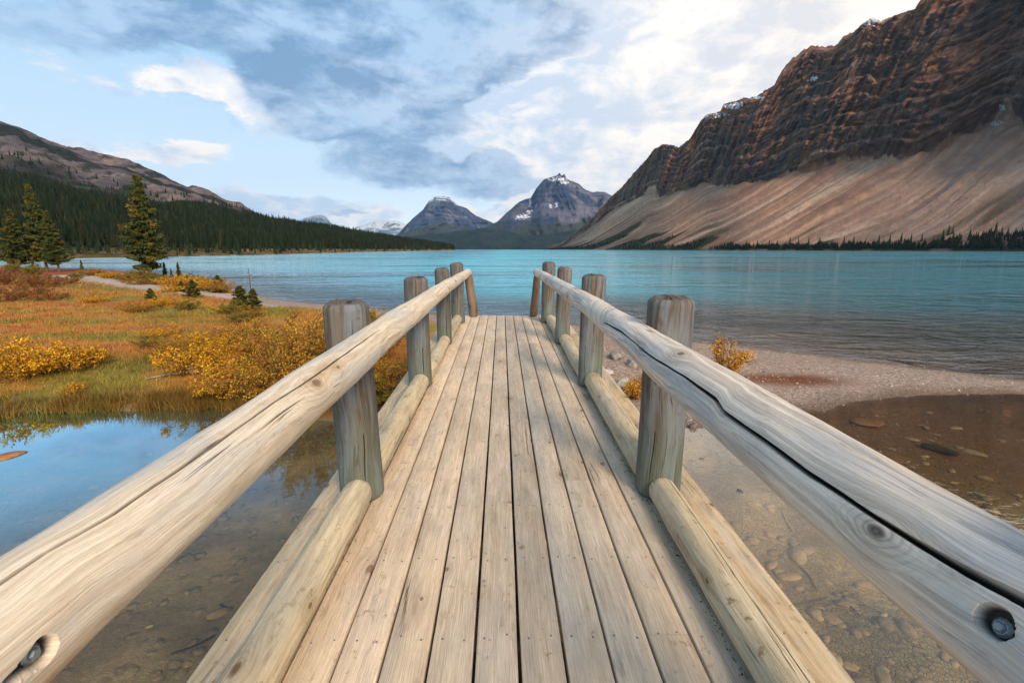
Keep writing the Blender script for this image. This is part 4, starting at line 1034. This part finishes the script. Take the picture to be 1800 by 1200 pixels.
# cobbles on the creek bed: parts of the ground
GR = bpy.data.objects['ground']
cob = [stone_mesh('cobble', 400+i, I1 if i % 2 else I2, .38, c, M['rock']) for i, c in enumerate([(.28, .20, .11), (.24, .17, .10), (.20, .15, .10), (.30, .23, .14), (.17, .12, .08), (.26, .18, .10)])]
cnt = 0
tries = 0
while cnt < 290 and tries < 6000:
    tries += 1
    if random.random() < .62: px, py = random.uniform(1190, 1750), random.uniform(800, 1200)
    elif random.random() < .6: px, py = random.uniform(1400, 1800), random.uniform(700, 900)
    else: px, py = random.uniform(0, 640), random.uniform(760, 1200)
    P3 = at(px, py, WATER-.25)
    if fbm(np.array([P3[0]*1.1]), np.array([P3[1]*1.1]), 77, 3)[0] < random.uniform(-.45, .15) and py < 1000: continue
    z = gz(P3[0], P3[1])
    if z > WATER - .06: continue
    sz = random.choice([.03, .04, .05, .06, .075, .10])*random.uniform(.8, 1.25)*(.8 if px < 650 else 1)
    o = link('cobble', random.choice(cob), GR); o.location = (P3[0], P3[1], z + sz*.05); o.scale = (sz*random.uniform(.8, 1.5), sz, sz*.8); o.rotation_euler = (0, 0, random.random()*6.3); cnt += 1
# pebbles: shingle and bed
def scatter_stones(npt, region, size, cols, seed):
    rs_ = np.random.default_rng(seed); V0, F0 = ico(1)
    Px, Py = region(rs_, npt)
    h, ins, dn, df, mw, lk = terrain(Px, Py)
    keep = (mw < .3) & (h > -.30) & (seg_dist(Px, Py, np.array([[.05, -3], [.05, 8.3]])) > 1.0*0)
    Px, Py, h = Px[keep], Py[keep], h[keep]; n_ = len(Px)
    sz = size[0]*(size[1]/size[0])**(rs_.random(n_)**2.2)
    sc = sz[:, None]*np.stack([1+.5*rs_.random(n_), .7+.4*rs_.random(n_), .35+.3*rs_.random(n_)], 1)
    an = rs_.random(n_)*6.28
    V = V0[None]*sc[:, None]*(1+.18*rs_.standard_normal((n_, len(V0), 1)))
    ca, sa_ = np.cos(an)[:, None], np.sin(an)[:, None]
    V = np.stack([V[..., 0]*ca - V[..., 1]*sa_ + Px[:, None], V[..., 0]*sa_ + V[..., 1]*ca + Py[:, None], V[..., 2] + (WATER + h + sz*.12)[:, None]], -1)
    Fc = F0[None] + (np.arange(n_)*len(V0))[:, None, None]
    c = np.array(cols)[rs_.integers(0, len(cols), n_)]*(.7+.6*rs_.random((n_, 1)))
    wetk = sstep(.03, -.02, h)[:, None]; c = c*(1-wetk*.55)
    return V.reshape(-1, 3), Fc.reshape(-1, 3), np.repeat(c, len(V0), 0)
def reg_beach(rs_, n_):
    r_ = 6.8 + 12*rs_.random(n_)**1.3; a_ = rs_.uniform(.08, .86, n_); return r_*np.sin(a_), r_*np.cos(a_)
V, Fc, c = scatter_stones(7000, reg_beach, (.007, .027), [(.42, .31, .25), (.34, .26, .21), (.45, .37, .31), (.28, .22, .20), (.20, .16, .15), (.40, .26, .20)], 5)
g = link('shingle', mesh_arrays('shingle', V, Fc, c, mats=[M['pebble']])); tag(g, 'pinkish grey shingle on the spit between the lake and the pool', 'pebbles', kind='stuff')

# ------------------------------------------------------------------ driftwood, sunken log, twigs
M['drift'] = wood('driftwood', (.40, .33, .27), (.30, .24, .19), (.10, .07, .05), greyamt=.6, knot=.2, check=.8)
M['wetlog'] = wood('sunken_wood', (.035, .025, .018), (.025, .018, .012), (.01, .008, .006), stain=(.05, .03, .015), grey=(.04, .035, .03), greyamt=.1, knot=.2)
P0, P1, P2_ = at(256, 671, WATER+.18), at(300, 662, WATER+.22), at(362, 650, WATER+.26)
dw = empty('driftwood', tuple(P0)); tag(dw, 'bleached forked driftwood lying on the grass by the pond bank', 'driftwood')
for z_, pts, rr in ((0, [P0, P1, P2_], [.008, .018, .022]), (1, [P1, at(330, 664, WATER+.20), at(360, 658, WATER+.22)], [.012, .016, .018]), (2, [at(318, 658, WATER+.24), at(345, 648, WATER+.32), at(368, 643, WATER+.36)], [.014, .010, .006])):
    pp = [tuple(np.array([p[0], p[1], gz(p[0], p[1]) + .035 + (.06*j if z_ == 2 else 0)]) - P0) for j, p in enumerate(pts)]
    make_log('branch', pp, rr, M['drift'], dw, nring=14, nseg=8, seed=100+z_)
P0 = at(1622, 780, WATER-.12); P1 = at(1684, 794, WATER-.12)
sl = make_log('sunken_log', [tuple(P0), tuple((P0+P1)/2 + np.array([0, .03, 0])), tuple(P1)], [.05, .06, .035], M['wetlog'], None, nring=20, nseg=12, seed=110)
sl.location = (0, 0, gz(*P0[:2]) - WATER + .15); tag(sl, 'short black waterlogged log lying on the bed of the right pool', 'log')
rs_ = random.Random(4)
tw_specs = [(1375, 905, 1395, 935, 'thin pale twig curving on the silt beyond the right curb'), (1390, 1060, 1455, 1048, 'long straight twig lying flat on the bed left of the round stone'), (1480, 1040, 1510, 1078, 'short dark twig in the shallows under the right handrail'), (1405, 995, 1435, 1035, 'forked dark twig on the silt midway along the right shallows'), (300, 1130, 375, 1102, 'thin dark stick on the creek bed left of the bridge curb'), (385, 1045, 405, 1052, 'small curved stick on the dark bed near the left curb')]
for i, (xa, ya, xb, yb, lab) in enumerate(tw_specs):
    a_ = at(xa, ya, WATER-.25); b_ = at(xb, yb, WATER-.25); mid = (a_+b_)/2 + np.array([rs_.uniform(-.04, .04), rs_.uniform(-.04, .04), 0])
    pts = [(p[0], p[1], gz(p[0], p[1]) + .012) for p in (a_, mid, b_)]
    o = make_log('twig', pts, [.005, .008, .006], M['wetlog'] if i != 0 else M['drift'], None, nring=10, nseg=6, seed=120+i); tag(o, lab, 'twig', 'twigs on the creek bed')

# ------------------------------------------------------------------ leaves, shrubs, grass
def leaf_quads(P, N_, size, asp, rs_):
    """one bent leaf (two triangles) per point"""
    n_ = len(P); a = rs_.standard_normal((n_, 3)); a /= np.linalg.norm(a, axis=1)[:, None]
    b = np.cross(a, N_ if N_ is not None else rs_.standard_normal((n_, 3))); b /= np.linalg.norm(b, axis=1)[:, None] + 1e-9
    c = np.cross(a, b); s = size[:, None]
    V = np.stack([P - a*s, P + b*s*asp + c*s*.15, P + a*s, P - b*s*asp + c*s*.15], 1)
    i = np.arange(n_)[:, None]*4
    return V.reshape(-1, 3), np.hstack([i, i+1, i+2, i+3])
def tubes(paths, r0, r1, nseg=3):
    Vs, Fs, b = [], [], 0
    for P in paths:
        P = np.asarray(P); m_ = len(P); T_ = np.gradient(P, axis=0); T_ /= np.linalg.norm(T_, axis=1)[:, None] + 1e-9
        a = np.cross(T_, [.31, .17, .93]); a /= np.linalg.norm(a, axis=1)[:, None] + 1e-9; c = np.cross(T_, a)
        rr = np.linspace(r0, r1, m_)[:, None, None]; an = np.arange(nseg)*2*np.pi/nseg
        V = P[:, None] + rr*(a[:, None]*np.cos(an)[None, :, None] + c[:, None]*np.sin(an)[None, :, None])
        Vs.append(V.reshape(-1, 3)); Fs.append(grid_faces(m_, nseg, True) + b); b += m_*nseg
    return np.vstack(Vs), np.vstack(Fs)
LEAFC = {'yellow': [(.82, .43, .015), (.66, .31, .015), (.90, .54, .025), (.36, .20, .02), (.44, .14, .02), (.24, .12, .02)],
         'rust': [(.44, .17, .025), (.34, .19, .025), (.52, .27, .03), (.18, .15, .025), (.32, .10, .03), (.56, .35, .04)],
         'olive': [(.17, .17, .03), (.25, .20, .03), (.11, .13, .025), (.36, .26, .03), (.24, .12, .03)],
         'red': [(.30, .09, .04), (.34, .14, .04), (.20, .07, .03), (.38, .22, .05), (.16, .13, .04)]}
def shrub_mesh(kind, seed, W, H, nstem, nleaf, leaf=.016):
    rs_ = np.random.default_rng(seed); paths = []; tips = []
    for i in range(nstem):
        an = rs_.random()*6.28; sp = rs_.random()**.6*W/2; top = np.array([math.cos(an)*sp, math.sin(an)*sp, H*(.45+.55*rs_.random())*(1-.45*(2*sp/W)**2)])
        base = np.array([math.cos(an)*sp*.25, math.sin(an)*sp*.25, -.04]); k = np.linspace(0, 1, 6)[:, None]
        P = base + (top-base)*k + np.stack([.05*H*np.sin(k[:, 0]*5+i), .05*H*np.cos(k[:, 0]*4+i*2), .06*H*np.sin(k[:, 0]*3.1)], 1)
        paths.append(P)
        for j in range(5):
            s0 = rs_.integers(2, 6); b0 = P[min(s0, 5)]; d_ = rs_.standard_normal(3)*.5 + np.array([math.cos(an), math.sin(an), .9])*.5
            e = b0 + d_*H*.22*rs_.random(); paths.append(np.array([b0, (b0+e)/2 + rs_.standard_normal(3)*.01, e])); tips.append((b0, e))
        tips.append((P[3], P[5]))
    Vs, Fs = tubes(paths, .005, .0018)
    stems = mesh_arrays('stems', Vs, Fs, np.tile([[.10, .055, .035]], (len(Vs), 1)), mats=[M['leaf']])
    ti = rs_.integers(0, len(tips), nleaf); k = rs_.random((nleaf, 1))**.7
    A0 = np.array([t_[0] for t_ in tips])[ti]; A1 = np.array([t_[1] for t_ in tips])[ti]
    P = A0 + (A1-A0)*k*1.15 + rs_.standard_normal((nleaf, 3))*.028
    P[:, 2] = np.maximum(P[:, 2], .0)
    V, Fc = leaf_quads(P, None, leaf*(.7+.7*rs_.random(nleaf)), .5, rs_)
    cs = np.array(LEAFC[kind]); zone_ = rs_.integers(0, len(cs), len(tips))[ti]; mixk = np.where(rs_.random(nleaf) < .5, zone_, rs_.integers(0, len(cs), nleaf))
    c = cs[mixk]*(.7+.6*rs_.random((nleaf, 1)))
    leaves = mesh_arrays('leaves', V, Fc, np.repeat(c, 4, 0), smooth=False, mats=[M['leaf']])
    return stems, leaves
SM = {'yellow': shrub_mesh('yellow', 1, 1.0, .7, 34, 5200), 'yellow_low': shrub_mesh('yellow', 2, 1.3, .45, 40, 5200), 'rust': shrub_mesh('rust', 3, 1.1, 1.0, 44, 8500, .015), 'rust2': shrub_mesh('rust', 4, 1.3, .85, 44, 8000, .015),
      'olive': shrub_mesh('olive', 5, 1.0, .7, 34, 5200), 'red': shrub_mesh('red', 6, 1.6, .4, 40, 5000, .018), 'sprig': shrub_mesh('yellow', 7, .5, .4, 22, 1700, .013)}
SH = [  # px,py of the foot, kind, scale, height factor, label
    (535, 722, 'rust', 1.25, 1.12, 'tall rusty shrub touching the near left post at the pond corner'),
    (478, 716, 'rust2', 1.15, 1.05, 'dense brown-orange shrub between the yellow bush and the tall rusty one'),
    (402, 712, 'yellow', 1.05, .95, 'bright yellow bush overhanging the pond edge'),
    (448, 690, 'yellow', 1.15, 1.1, 'tall yellow-leaved bush just behind the bright one at the pond edge'),
    (585, 690, 'rust', 1.2, 1.0, 'brown-orange shrub directly behind the near left post'),
    (520, 660, 'rust2', 1.3, 1.15, 'broad rusty shrub crest seen above the shrubs by the post'),
    (640, 715, 'olive', 1.0, .75, 'dark olive shrub under the left handrail beyond the near post'),
    (668, 735, 'olive', .9, .6, 'low olive shrub against the left curb of the bridge'),
    (655, 640, 'rust', 1.0, .85, 'rusty shrub filling the gap under the handrail between the first posts'),
    (672, 612, 'olive', 1.15, 1.1, 'greenish yellow shrub standing right of the near left post top'),
    (672, 700, 'rust', .95, .75, 'dark rusty shrub seen between the first and second left posts'),
    (708, 668, 'olive', .8, .6, 'olive shrub behind the grey-blue boulder by the left curb'),
    (345, 655, 'yellow_low', 1.2, 1.0, 'low golden bush beside the forked driftwood'),
    (300, 632, 'rust2', .9, .7, 'low orange bush on the meadow left of the golden one'),
    (390, 640, 'yellow', 1.0, .9, 'golden bush behind the overhanging yellow one'),
    (440, 630, 'rust', 1.2, .75, 'orange-brown bush on the meadow side of the thicket'),
    (350, 612, 'yellow_low', 1.0, .9, 'small golden bush at the back of the thicket'),
    (30, 660, 'yellow_low', 1.25, 1.2, 'golden-leaved low bush at the left edge of the meadow'),
    (110, 655, 'yellow_low', 1.1, 1.05, 'orange-gold low bush right of the one at the left edge'),
    (150, 640, 'rust2', .8, .5, 'small rusty bush at the end of the left golden bushes'),
    (-60, 650, 'yellow', 1.3, .9, 'golden bush cut by the left picture edge'),
    (1275, 660, 'sprig', 1.55, 1.15, 'small yellow bush on the shingle right of the near right post'),
    (1238, 652, 'sprig', .8, .7, 'tiny yellow plant close behind the near right post'),
    (1112, 705, 'sprig', 1.0, .8, 'small yellow plant among the boulders by the bridge'),
    (1128, 690, 'sprig', .8, .9, 'yellow sprig touching the near right post under the rail'),
    (130, 700, 'sprig', .9, .7, 'yellow sprig on the pond bank below the meadow bushes'),
    (400, 600, 'rust2', .9, .45, 'flat rusty bush in the middle of the meadow'),
    (265, 608, 'olive', .8, .45, 'pale green low bush in the middle of the meadow')]
for px, py, kd, sc_, hf, lab in SH:
    P3 = at(px, py, WATER+.2); z = gz(P3[0], P3[1]); P3 = at(px, py, z)
    r_ = empty('shrub', (P3[0], P3[1], gz(P3[0], P3[1])), random.random()*6.3); r_.scale = (sc_, sc_, sc_*hf); tag(r_, lab, 'shrub')
    link('stems', SM[kd][0], r_); link('leaves', SM[kd][1], r_)
# low far bushes: repeats along the path and under the trees
far_sh = [(20, 500, 'red', 1.5, 1.2), (70, 505, 'red', 1.4, 1.3), (110, 500, 'red', 1.2, 1.0), (40, 520, 'red', 1.3, 1.0), (10, 530, 'red', 1.2, 1.0), (90, 528, 'red', .9, .9), (0, 490, 'red', 1.4, 1.4), (135, 492, 'olive', 1.3, .6), (165, 484, 'rust2', 1.5, .5), (195, 488, 'yellow_low', 1.3, .8), (225, 494, 'olive', 1.4, .6), (240, 500, 'rust2', 1.3, .5),
          (275, 500, 'olive', 1.5, .7), (310, 503, 'yellow_low', 1.5, 1.0), (340, 508, 'rust2', 1.3, .6), (365, 513, 'yellow_low', 1.4, 1.1), (388, 516, 'rust2', 1.1, .8), (300, 512, 'yellow_low', 1.0, .8), (330, 495, 'olive', 1.2, .7), (355, 503, 'olive', 1.0, .9), (250, 490, 'olive', 1.6, .7), (60, 488, 'olive', 1.6, .9), (25, 482, 'olive', 1.6, 1.0),
          (240, 545, 'rust2', .9, .5), (290, 538, 'yellow_low', 1.0, .8), (330, 545, 'olive', .9, .6), (170, 530, 'yellow_low', .9, .6), (410, 552, 'olive', 1.0, .7), (440, 556, 'rust2', .9, .5), (395, 548, 'yellow_low', .9, .7), (420, 568, 'olive', .8, .6), (280, 590, 'yellow_low', .8, .6), (640, 560, 'yellow_low', .8, .8)]
FL = ['red bush under the left spruce group, second from the picture edge', 'red bush below the trunks of the tallest left spruce', 'red bush just left of where the sandy path begins', 'red bush in the front row of the heath near the left edge', 'red bush in the front row of the heath, cut by the left edge', 'small red bush, nearest to the viewer in the heath', 'red bush under the leftmost spruce at the picture edge',
      'olive bush at the far start of the sandy path', 'flat rusty bush on the lake side of the path start', 'golden bush on the lake side of the path, left of the lone spruce', 'olive bush on the path edge left of the lone spruce', 'rusty bush on the path edge in front of the lone spruce',
      'olive bush directly in front of the lone spruce trunk', 'golden bush in front of the two saplings by the lone spruce', 'rusty bush in the middle of the point beyond the path', 'golden bush near the tip of the point', 'rusty bush at the very tip of the point by the water', 'golden bush on the path edge right of the lone spruce', 'olive bush on the lake side behind the golden bush of the point', 'olive bush sloping to the water near the tip of the point', 'olive bush at the left foot of the lone spruce', 'olive bush between the trunks of the left spruce group', 'olive bush at the foot of the leftmost spruce',
      'rusty bush below the path, left of the small young spruce', 'golden bush below the path, right of the small young spruce', 'olive bush below the path beside the tall green grass', 'golden bush alone in the upper meadow left of the young spruce', 'olive bush at the foot of the ragged spruces by the dead stem', 'rusty bush right at the foot of the dead stem', 'golden bush left of the dead stem on the beach edge', 'olive bush on the meadow edge below the dead stem', 'golden bush in the open middle of the meadow', 'golden bush left of the top of the near left post']
for (px, py, kd, sc_, hf), lab in zip(far_sh, FL):
    P3 = at(px, py, WATER+.35); z = gz(P3[0], P3[1]); P3 = at(px, py, z) if z > WATER else P3
    r_ = empty('shrub', (P3[0], P3[1], gz(P3[0], P3[1])), random.random()*6.3); r_.scale = (sc_, sc_, sc_*hf); tag(r_, 'low ' + lab, 'shrub', 'low bushes of the meadow and the point')
    link('stems', SM[kd][0], r_); link('leaves', SM[kd][1], r_)

# grass
def grass(nb_, rmin, rmax, amin, amax, hsc, seed, bank=False):
    rs_ = np.random.default_rng(seed)
    if bank:
        seg = NP[(NP[:, 0] < -2.2) & (NP[:, 0] > -14)]; L = np.concatenate([[0], np.cumsum(np.linalg.norm(np.diff(seg, axis=0), axis=1))])
        s = rs_.random(nb_)*L[-1]; Px = np.interp(s, L, seg[:, 0]) + rs_.standard_normal(nb_)*.12; Py = np.interp(s, L, seg[:, 1]) + np.abs(rs_.standard_normal(nb_))*.22 - .06
    else:
        r_ = rmin*(rmax/rmin)**rs_.random(nb_); a_ = rs_.uniform(amin, amax, nb_); Px, Py = r_*np.sin(a_), r_*np.cos(a_)
    h, ins, dn, df, mw, lk = terrain(Px, Py)
    dens = fbm(Px*1.1, Py*1.1, 210, 4)
    pd_ = seg_dist(Px, Py, PATH)
    bare = sstep(.25, .05, np.abs(fbm(Px*.35+4, Py*.5, 215, 3)+.12))*.6
    keep = (mw > .5) & (h > (-.02 if bank else .02)) & (dens > -.38 + .3*rs_.random(nb_)) & (pd_ > .65) & (rs_.random(nb_) > bare)
    Px, Py, h, dn = Px[keep], Py[keep], h[keep], dn[keep]; n_ = len(Px); R_ = np.hypot(Px, Py)
    H = hsc*(.5+.9*rs_.random(n_))*(1 + .5*fbm(Px*.8, Py*.8, 211, 3))
    wdt = .0024*(1 + R_*.17)
    ln = rs_.standard_normal((n_, 2))*.38 + np.array([.15, -.05]); an = rs_.random(n_)*3.14
    B0 = np.stack([Px - np.cos(an)*wdt, Py - np.sin(an)*wdt, WATER + h - .01], 1); B1 = np.stack([Px + np.cos(an)*wdt, Py + np.sin(an)*wdt, WATER + h - .01], 1)
    Tp = np.stack([Px + ln[:, 0]*H, Py + ln[:, 1]*H, WATER + h + H], 1)
    V = np.stack([B0, B1, Tp], 1).reshape(-1, 3); Fc = np.arange(n_*3).reshape(-1, 3)
    nD = fbm(Px*.16, Py*.5, 53, 4); nBq = fbm(Px*1.4, Py*1.4, 51, 4)
    c = np.tile(A(.47, .22, .045), (n_, 1)); c = lerp(c, A(.22, .22, .035), .85*sstep(-.02, .28, nD+.4*nBq)); c = lerp(c, A(.44, .15, .04), .8*sstep(.05, .3, -nD+.35*nBq))
    c = lerp(c, A(.44, .31, .10), (rs_.random(n_) < .25)*.8)
    c = lerp(c, A(.15, .11, .02), .7*sstep(.6, .05, dn))
    cl_ = fbm(Px*2.4, Py*2.4, 216, 3)
    c = lerp(c, A(.20, .10, .03), .6*sstep(.1, .4, cl_))
    c = c*(.6+.7*rs_.random((n_, 1)))*(1 + .55*fbm(Px*.9, Py*1.6, 217, 4))[:, None]
    return V, Fc, np.repeat(c, 3, 0)
parts = [grass(190000, 6.8, 45, -.90, -.18, .085, 31), grass(16000, 0, 0, 0, 0, .17, 32, True)]
off = 0; Vs, Fs, Cs = [], [], []
for V, Fc, c in parts: Vs.append(V); Fs.append(Fc+off); Cs.append(c); off += len(V)
g = link('grass', mesh_arrays('grass', np.vstack(Vs), np.vstack(Fs), np.vstack(Cs), smooth=False, mats=[M['grass']])); tag(g, 'orange and green autumn grass covering the marshy meadow', 'grass', kind='stuff')

# ------------------------------------------------------------------ near conifers
def spruce(name_seed, H, Wd, bare=.10, skew=0.0, dens=1.0, sparse=0.0, clump=1.0, dead=False):
    rs_ = np.random.default_rng(name_seed)
    tp_ = [np.array([[.0, 0, -.1], [skew*.1, 0, H*.3], [skew*.2, 0, H*.7], [skew*.15, 0, H*.99]])]
    Vt, Ft = tubes(tp_, H*.018, H*.002, 7)
    bp = []; P = []; S_ = []; Cc = []; Nn = []
    nb_ = int(150*dens)
    for i in range(nb_):
        zf = bare + (1-bare)*(i/nb_)**.92; an = i*2.399 + rs_.normal()*.3
        prof = (1-zf)**.75*(.55+.45*min(1, (zf-bare)/.18+.35))
        L = Wd/2*prof*(.48+.72*rs_.random())*(1 + skew*.5*(-math.cos(an)))
        if zf < .2 and math.cos(an) > .2 and sparse: L *= .35
        if rs_.random() < sparse*.5: continue
        L = max(L, .03*H)
        z0 = zf*H; drop = -.10*L if zf > .6 else .18*L
        k = np.linspace(0, 1, 5)[:, None]
        pts = np.hstack([np.cos(an)*L*k, np.sin(an)*L*k, z0 - drop*np.sin(k*2.2) + .10*L*k**2])
        bp.append(pts)
        m_ = int((44 + 95*L/ (Wd/2))*dens**.2)
        kk_ = rs_.random(m_)**.7; base = np.stack([np.interp(kk_, k[:, 0], pts[:, j]) for j in range(3)], 1)
        side = np.array([-np.sin(an), np.cos(an), 0])
        wid = L*.30*(1-kk_*.75)
        base = base + side*(rs_.standard_normal(m_)*wid*.7)[:, None] + np.array([0, 0, -1])*np.abs(rs_.standard_normal(m_)[:, None])*L*.045
        P.append(base); S_.append(np.full(m_, H*.0125*clump)*(.6+.7*rs_.random(m_)))
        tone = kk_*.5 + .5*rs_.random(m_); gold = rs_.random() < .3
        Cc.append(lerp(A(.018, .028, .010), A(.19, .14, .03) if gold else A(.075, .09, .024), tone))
        Nn.append(np.tile([0, 0, 1.0], (m_, 1)) + .5*rs_.standard_normal((m_, 3)))
    P = np.vstack(P); S_ = np.concatenate(S_); Cc = np.vstack(Cc); Nn = np.vstack(Nn)
    P[:, 0] += skew*.15*P[:, 2]/H
    V, Fc = leaf_quads(P, None, S_*1.6, .34, rs_)
    Vb, Fb = tubes(bp, H*.004, H*.001, 3)
    trunk = mesh_arrays('trunk', Vt, Ft, np.tile([[.12, .085, .065]], (len(Vt), 1)), mats=[M['needle']])
    br = mesh_arrays('branches', Vb, Fb, np.tile([[.07, .05, .035]], (len(Vb), 1)), mats=[M['needle']])
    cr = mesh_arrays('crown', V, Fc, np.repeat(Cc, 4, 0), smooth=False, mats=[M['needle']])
    return trunk, br, cr
SP = [spruce(1, 7.0, 3.5, .10, .35, 1.8, .5), spruce(2, 7.0, 3.2, .16, .1, 1.2, .25), spruce(3, 6.0, 3.2, .14, -.1, 1.2, .2), spruce(4, 1.0, .8, .0, 0, .5, .0, 2.6)]
def put_tree(px, py, top_py, v, lab, zoff=.4, wsc=1.0, H0=7.0, cat='tree', group=None, rz=None, dist_sc=1.0, lean=0.0):
    P3 = at(px, py, WATER+zoff); z = gz(P3[0], P3[1])
    if z < WATER: z = WATER+.1
    P3 = at(px, py, max(z, WATER+.05)); dd_ = pdir(px, py); dt = pdir(px, top_py)
    dist_ = math.hypot(P3[0], P3[1]); ztop = CAM_H + dist_*dt[2]/math.hypot(dt[0], dt[1]); hh_ = ztop - P3[2]
    r_ = empty('spruce_tree', tuple(P3), random.random()*6.3 if rz is None else rz); sc_ = hh_/H0; r_.scale = (sc_*wsc, sc_*wsc, sc_); tag(r_, lab, cat, group)
    r_.rotation_euler[1] = lean
    for nm, me in zip(('trunk', 'branch', 'crown'), v): link(nm, me, r_)
    return r_
put_tree(264, 488, 313, SP[0], 'tall dense lone spruce on the point at the lake edge', rz=0.0, wsc=1.06)
put_tree(84, 478, 326, SP[1], 'tallest and thinnest of the left spruces with a pale bare trunk', wsc=.86, rz=.3, lean=-.05)
put_tree(105, 478, 372, SP[2], 'spruce right beside the tallest one in the left group', H0=6, wsc=.95, rz=1.2, lean=-.06)
put_tree(34, 479, 370, SP[2], 'bushy spruce nearest the left picture edge', H0=6, wsc=1.15, rz=2.6, lean=-.03)
put_tree(-40, 480, 330, SP[1], 'spruce just beyond the left picture edge', rz=2.0)
small = [(291, 487, 461, 'slim spruce sapling at the right foot of the lone spruce'), (315, 489, 461, 'pointed spruce sapling standing apart right of the lone spruce'), (302, 489, 472, 'lowest sapling between the two right of the lone spruce'), (145, 478, 457, 'lone spruce sapling at the shore between the left group and the lone spruce'),
         (60, 480, 455, 'sapling under the tallest left spruce'), (385, 516, 484, 'scrubby young spruce at the tip of the point'), (340, 522, 492, 'bushy young spruce beside the path'), (266, 530, 507, 'small young spruce below the path in the meadow'), (425, 545, 503, 'ragged dark young spruce left of the dead stem at the beach'), (447, 543, 508, 'ragged dark young spruce right of the dead stem at the beach'), (320, 512, 494, 'small spruce by the bend of the path'), (68, 502, 488, 'dark green spruce bush in the red heath')]
for i, (px, py, tpy, lab) in enumerate(small): put_tree(px, py, tpy, SP[3], lab, H0=1.0, wsc=(.55 if i < 5 else 1.5), zoff=.3)
P3 = at(444, 545, WATER+.1); ds_ = empty('dead_stem', (P3[0], P3[1], gz(P3[0], P3[1]))); tag(ds_, 'bare dead stem with short stubs standing by the beach', 'dead tree')
zz_t = CAM_H + math.hypot(P3[0], P3[1])*pdir(443, 471)[2]/math.hypot(*pdir(443, 471)[:2]) - gz(P3[0], P3[1])
Vt, Ft = tubes([np.array([[0, 0, -.1], [.01, 0, zz_t*.5], [0, 0, zz_t]])], .035, .012, 6)
link('trunk', mesh_arrays('trunk', Vt, Ft, np.tile([[.10, .08, .07]], (len(Vt), 1)), mats=[M['needle']]), ds_)
Vt, Ft = tubes([np.array([[0, 0, zz_t*k_], [.13*math.cos(k_*40), .13*math.sin(k_*40), zz_t*(k_+.03)]]) for k_ in (.45, .55, .63, .7, .78, .85, .92)], .012, .006, 4)
link('branch', mesh_arrays('branch', Vt, Ft, np.tile([[.10, .08, .07]], (len(Vt), 1)), mats=[M['needle']]), ds_)
tri = sum(len(o.data.loop_triangles) if o.data.loop_triangles else sum(len(p.vertices)-2 for p in o.data.polygons) if len(o.data.polygons) < 1 else len(o.data.loops)-2*len(o.data.polygons) for o in SC.objects if o.type == 'MESH')

# ------------------------------------------------------------------ air
hm, hn = material('haze_air')
pv = hn.new('ShaderNodeVolumePrincipled'); pv.inputs['Color'].default_value = (.50, .74, 1, 1); pv.inputs['Density'].default_value = 2.6e-5; pv.inputs['Anisotropy'].default_value = .2
hn.out(None, S(hn.t, pv.outputs[0]))
b = MB(); b.box(-16500, 16500, -5500, 19000, -14, 2600); hz_o = b.build('haze', hm); tag(hz_o, kind='stuff')
print('TRIS', tri)
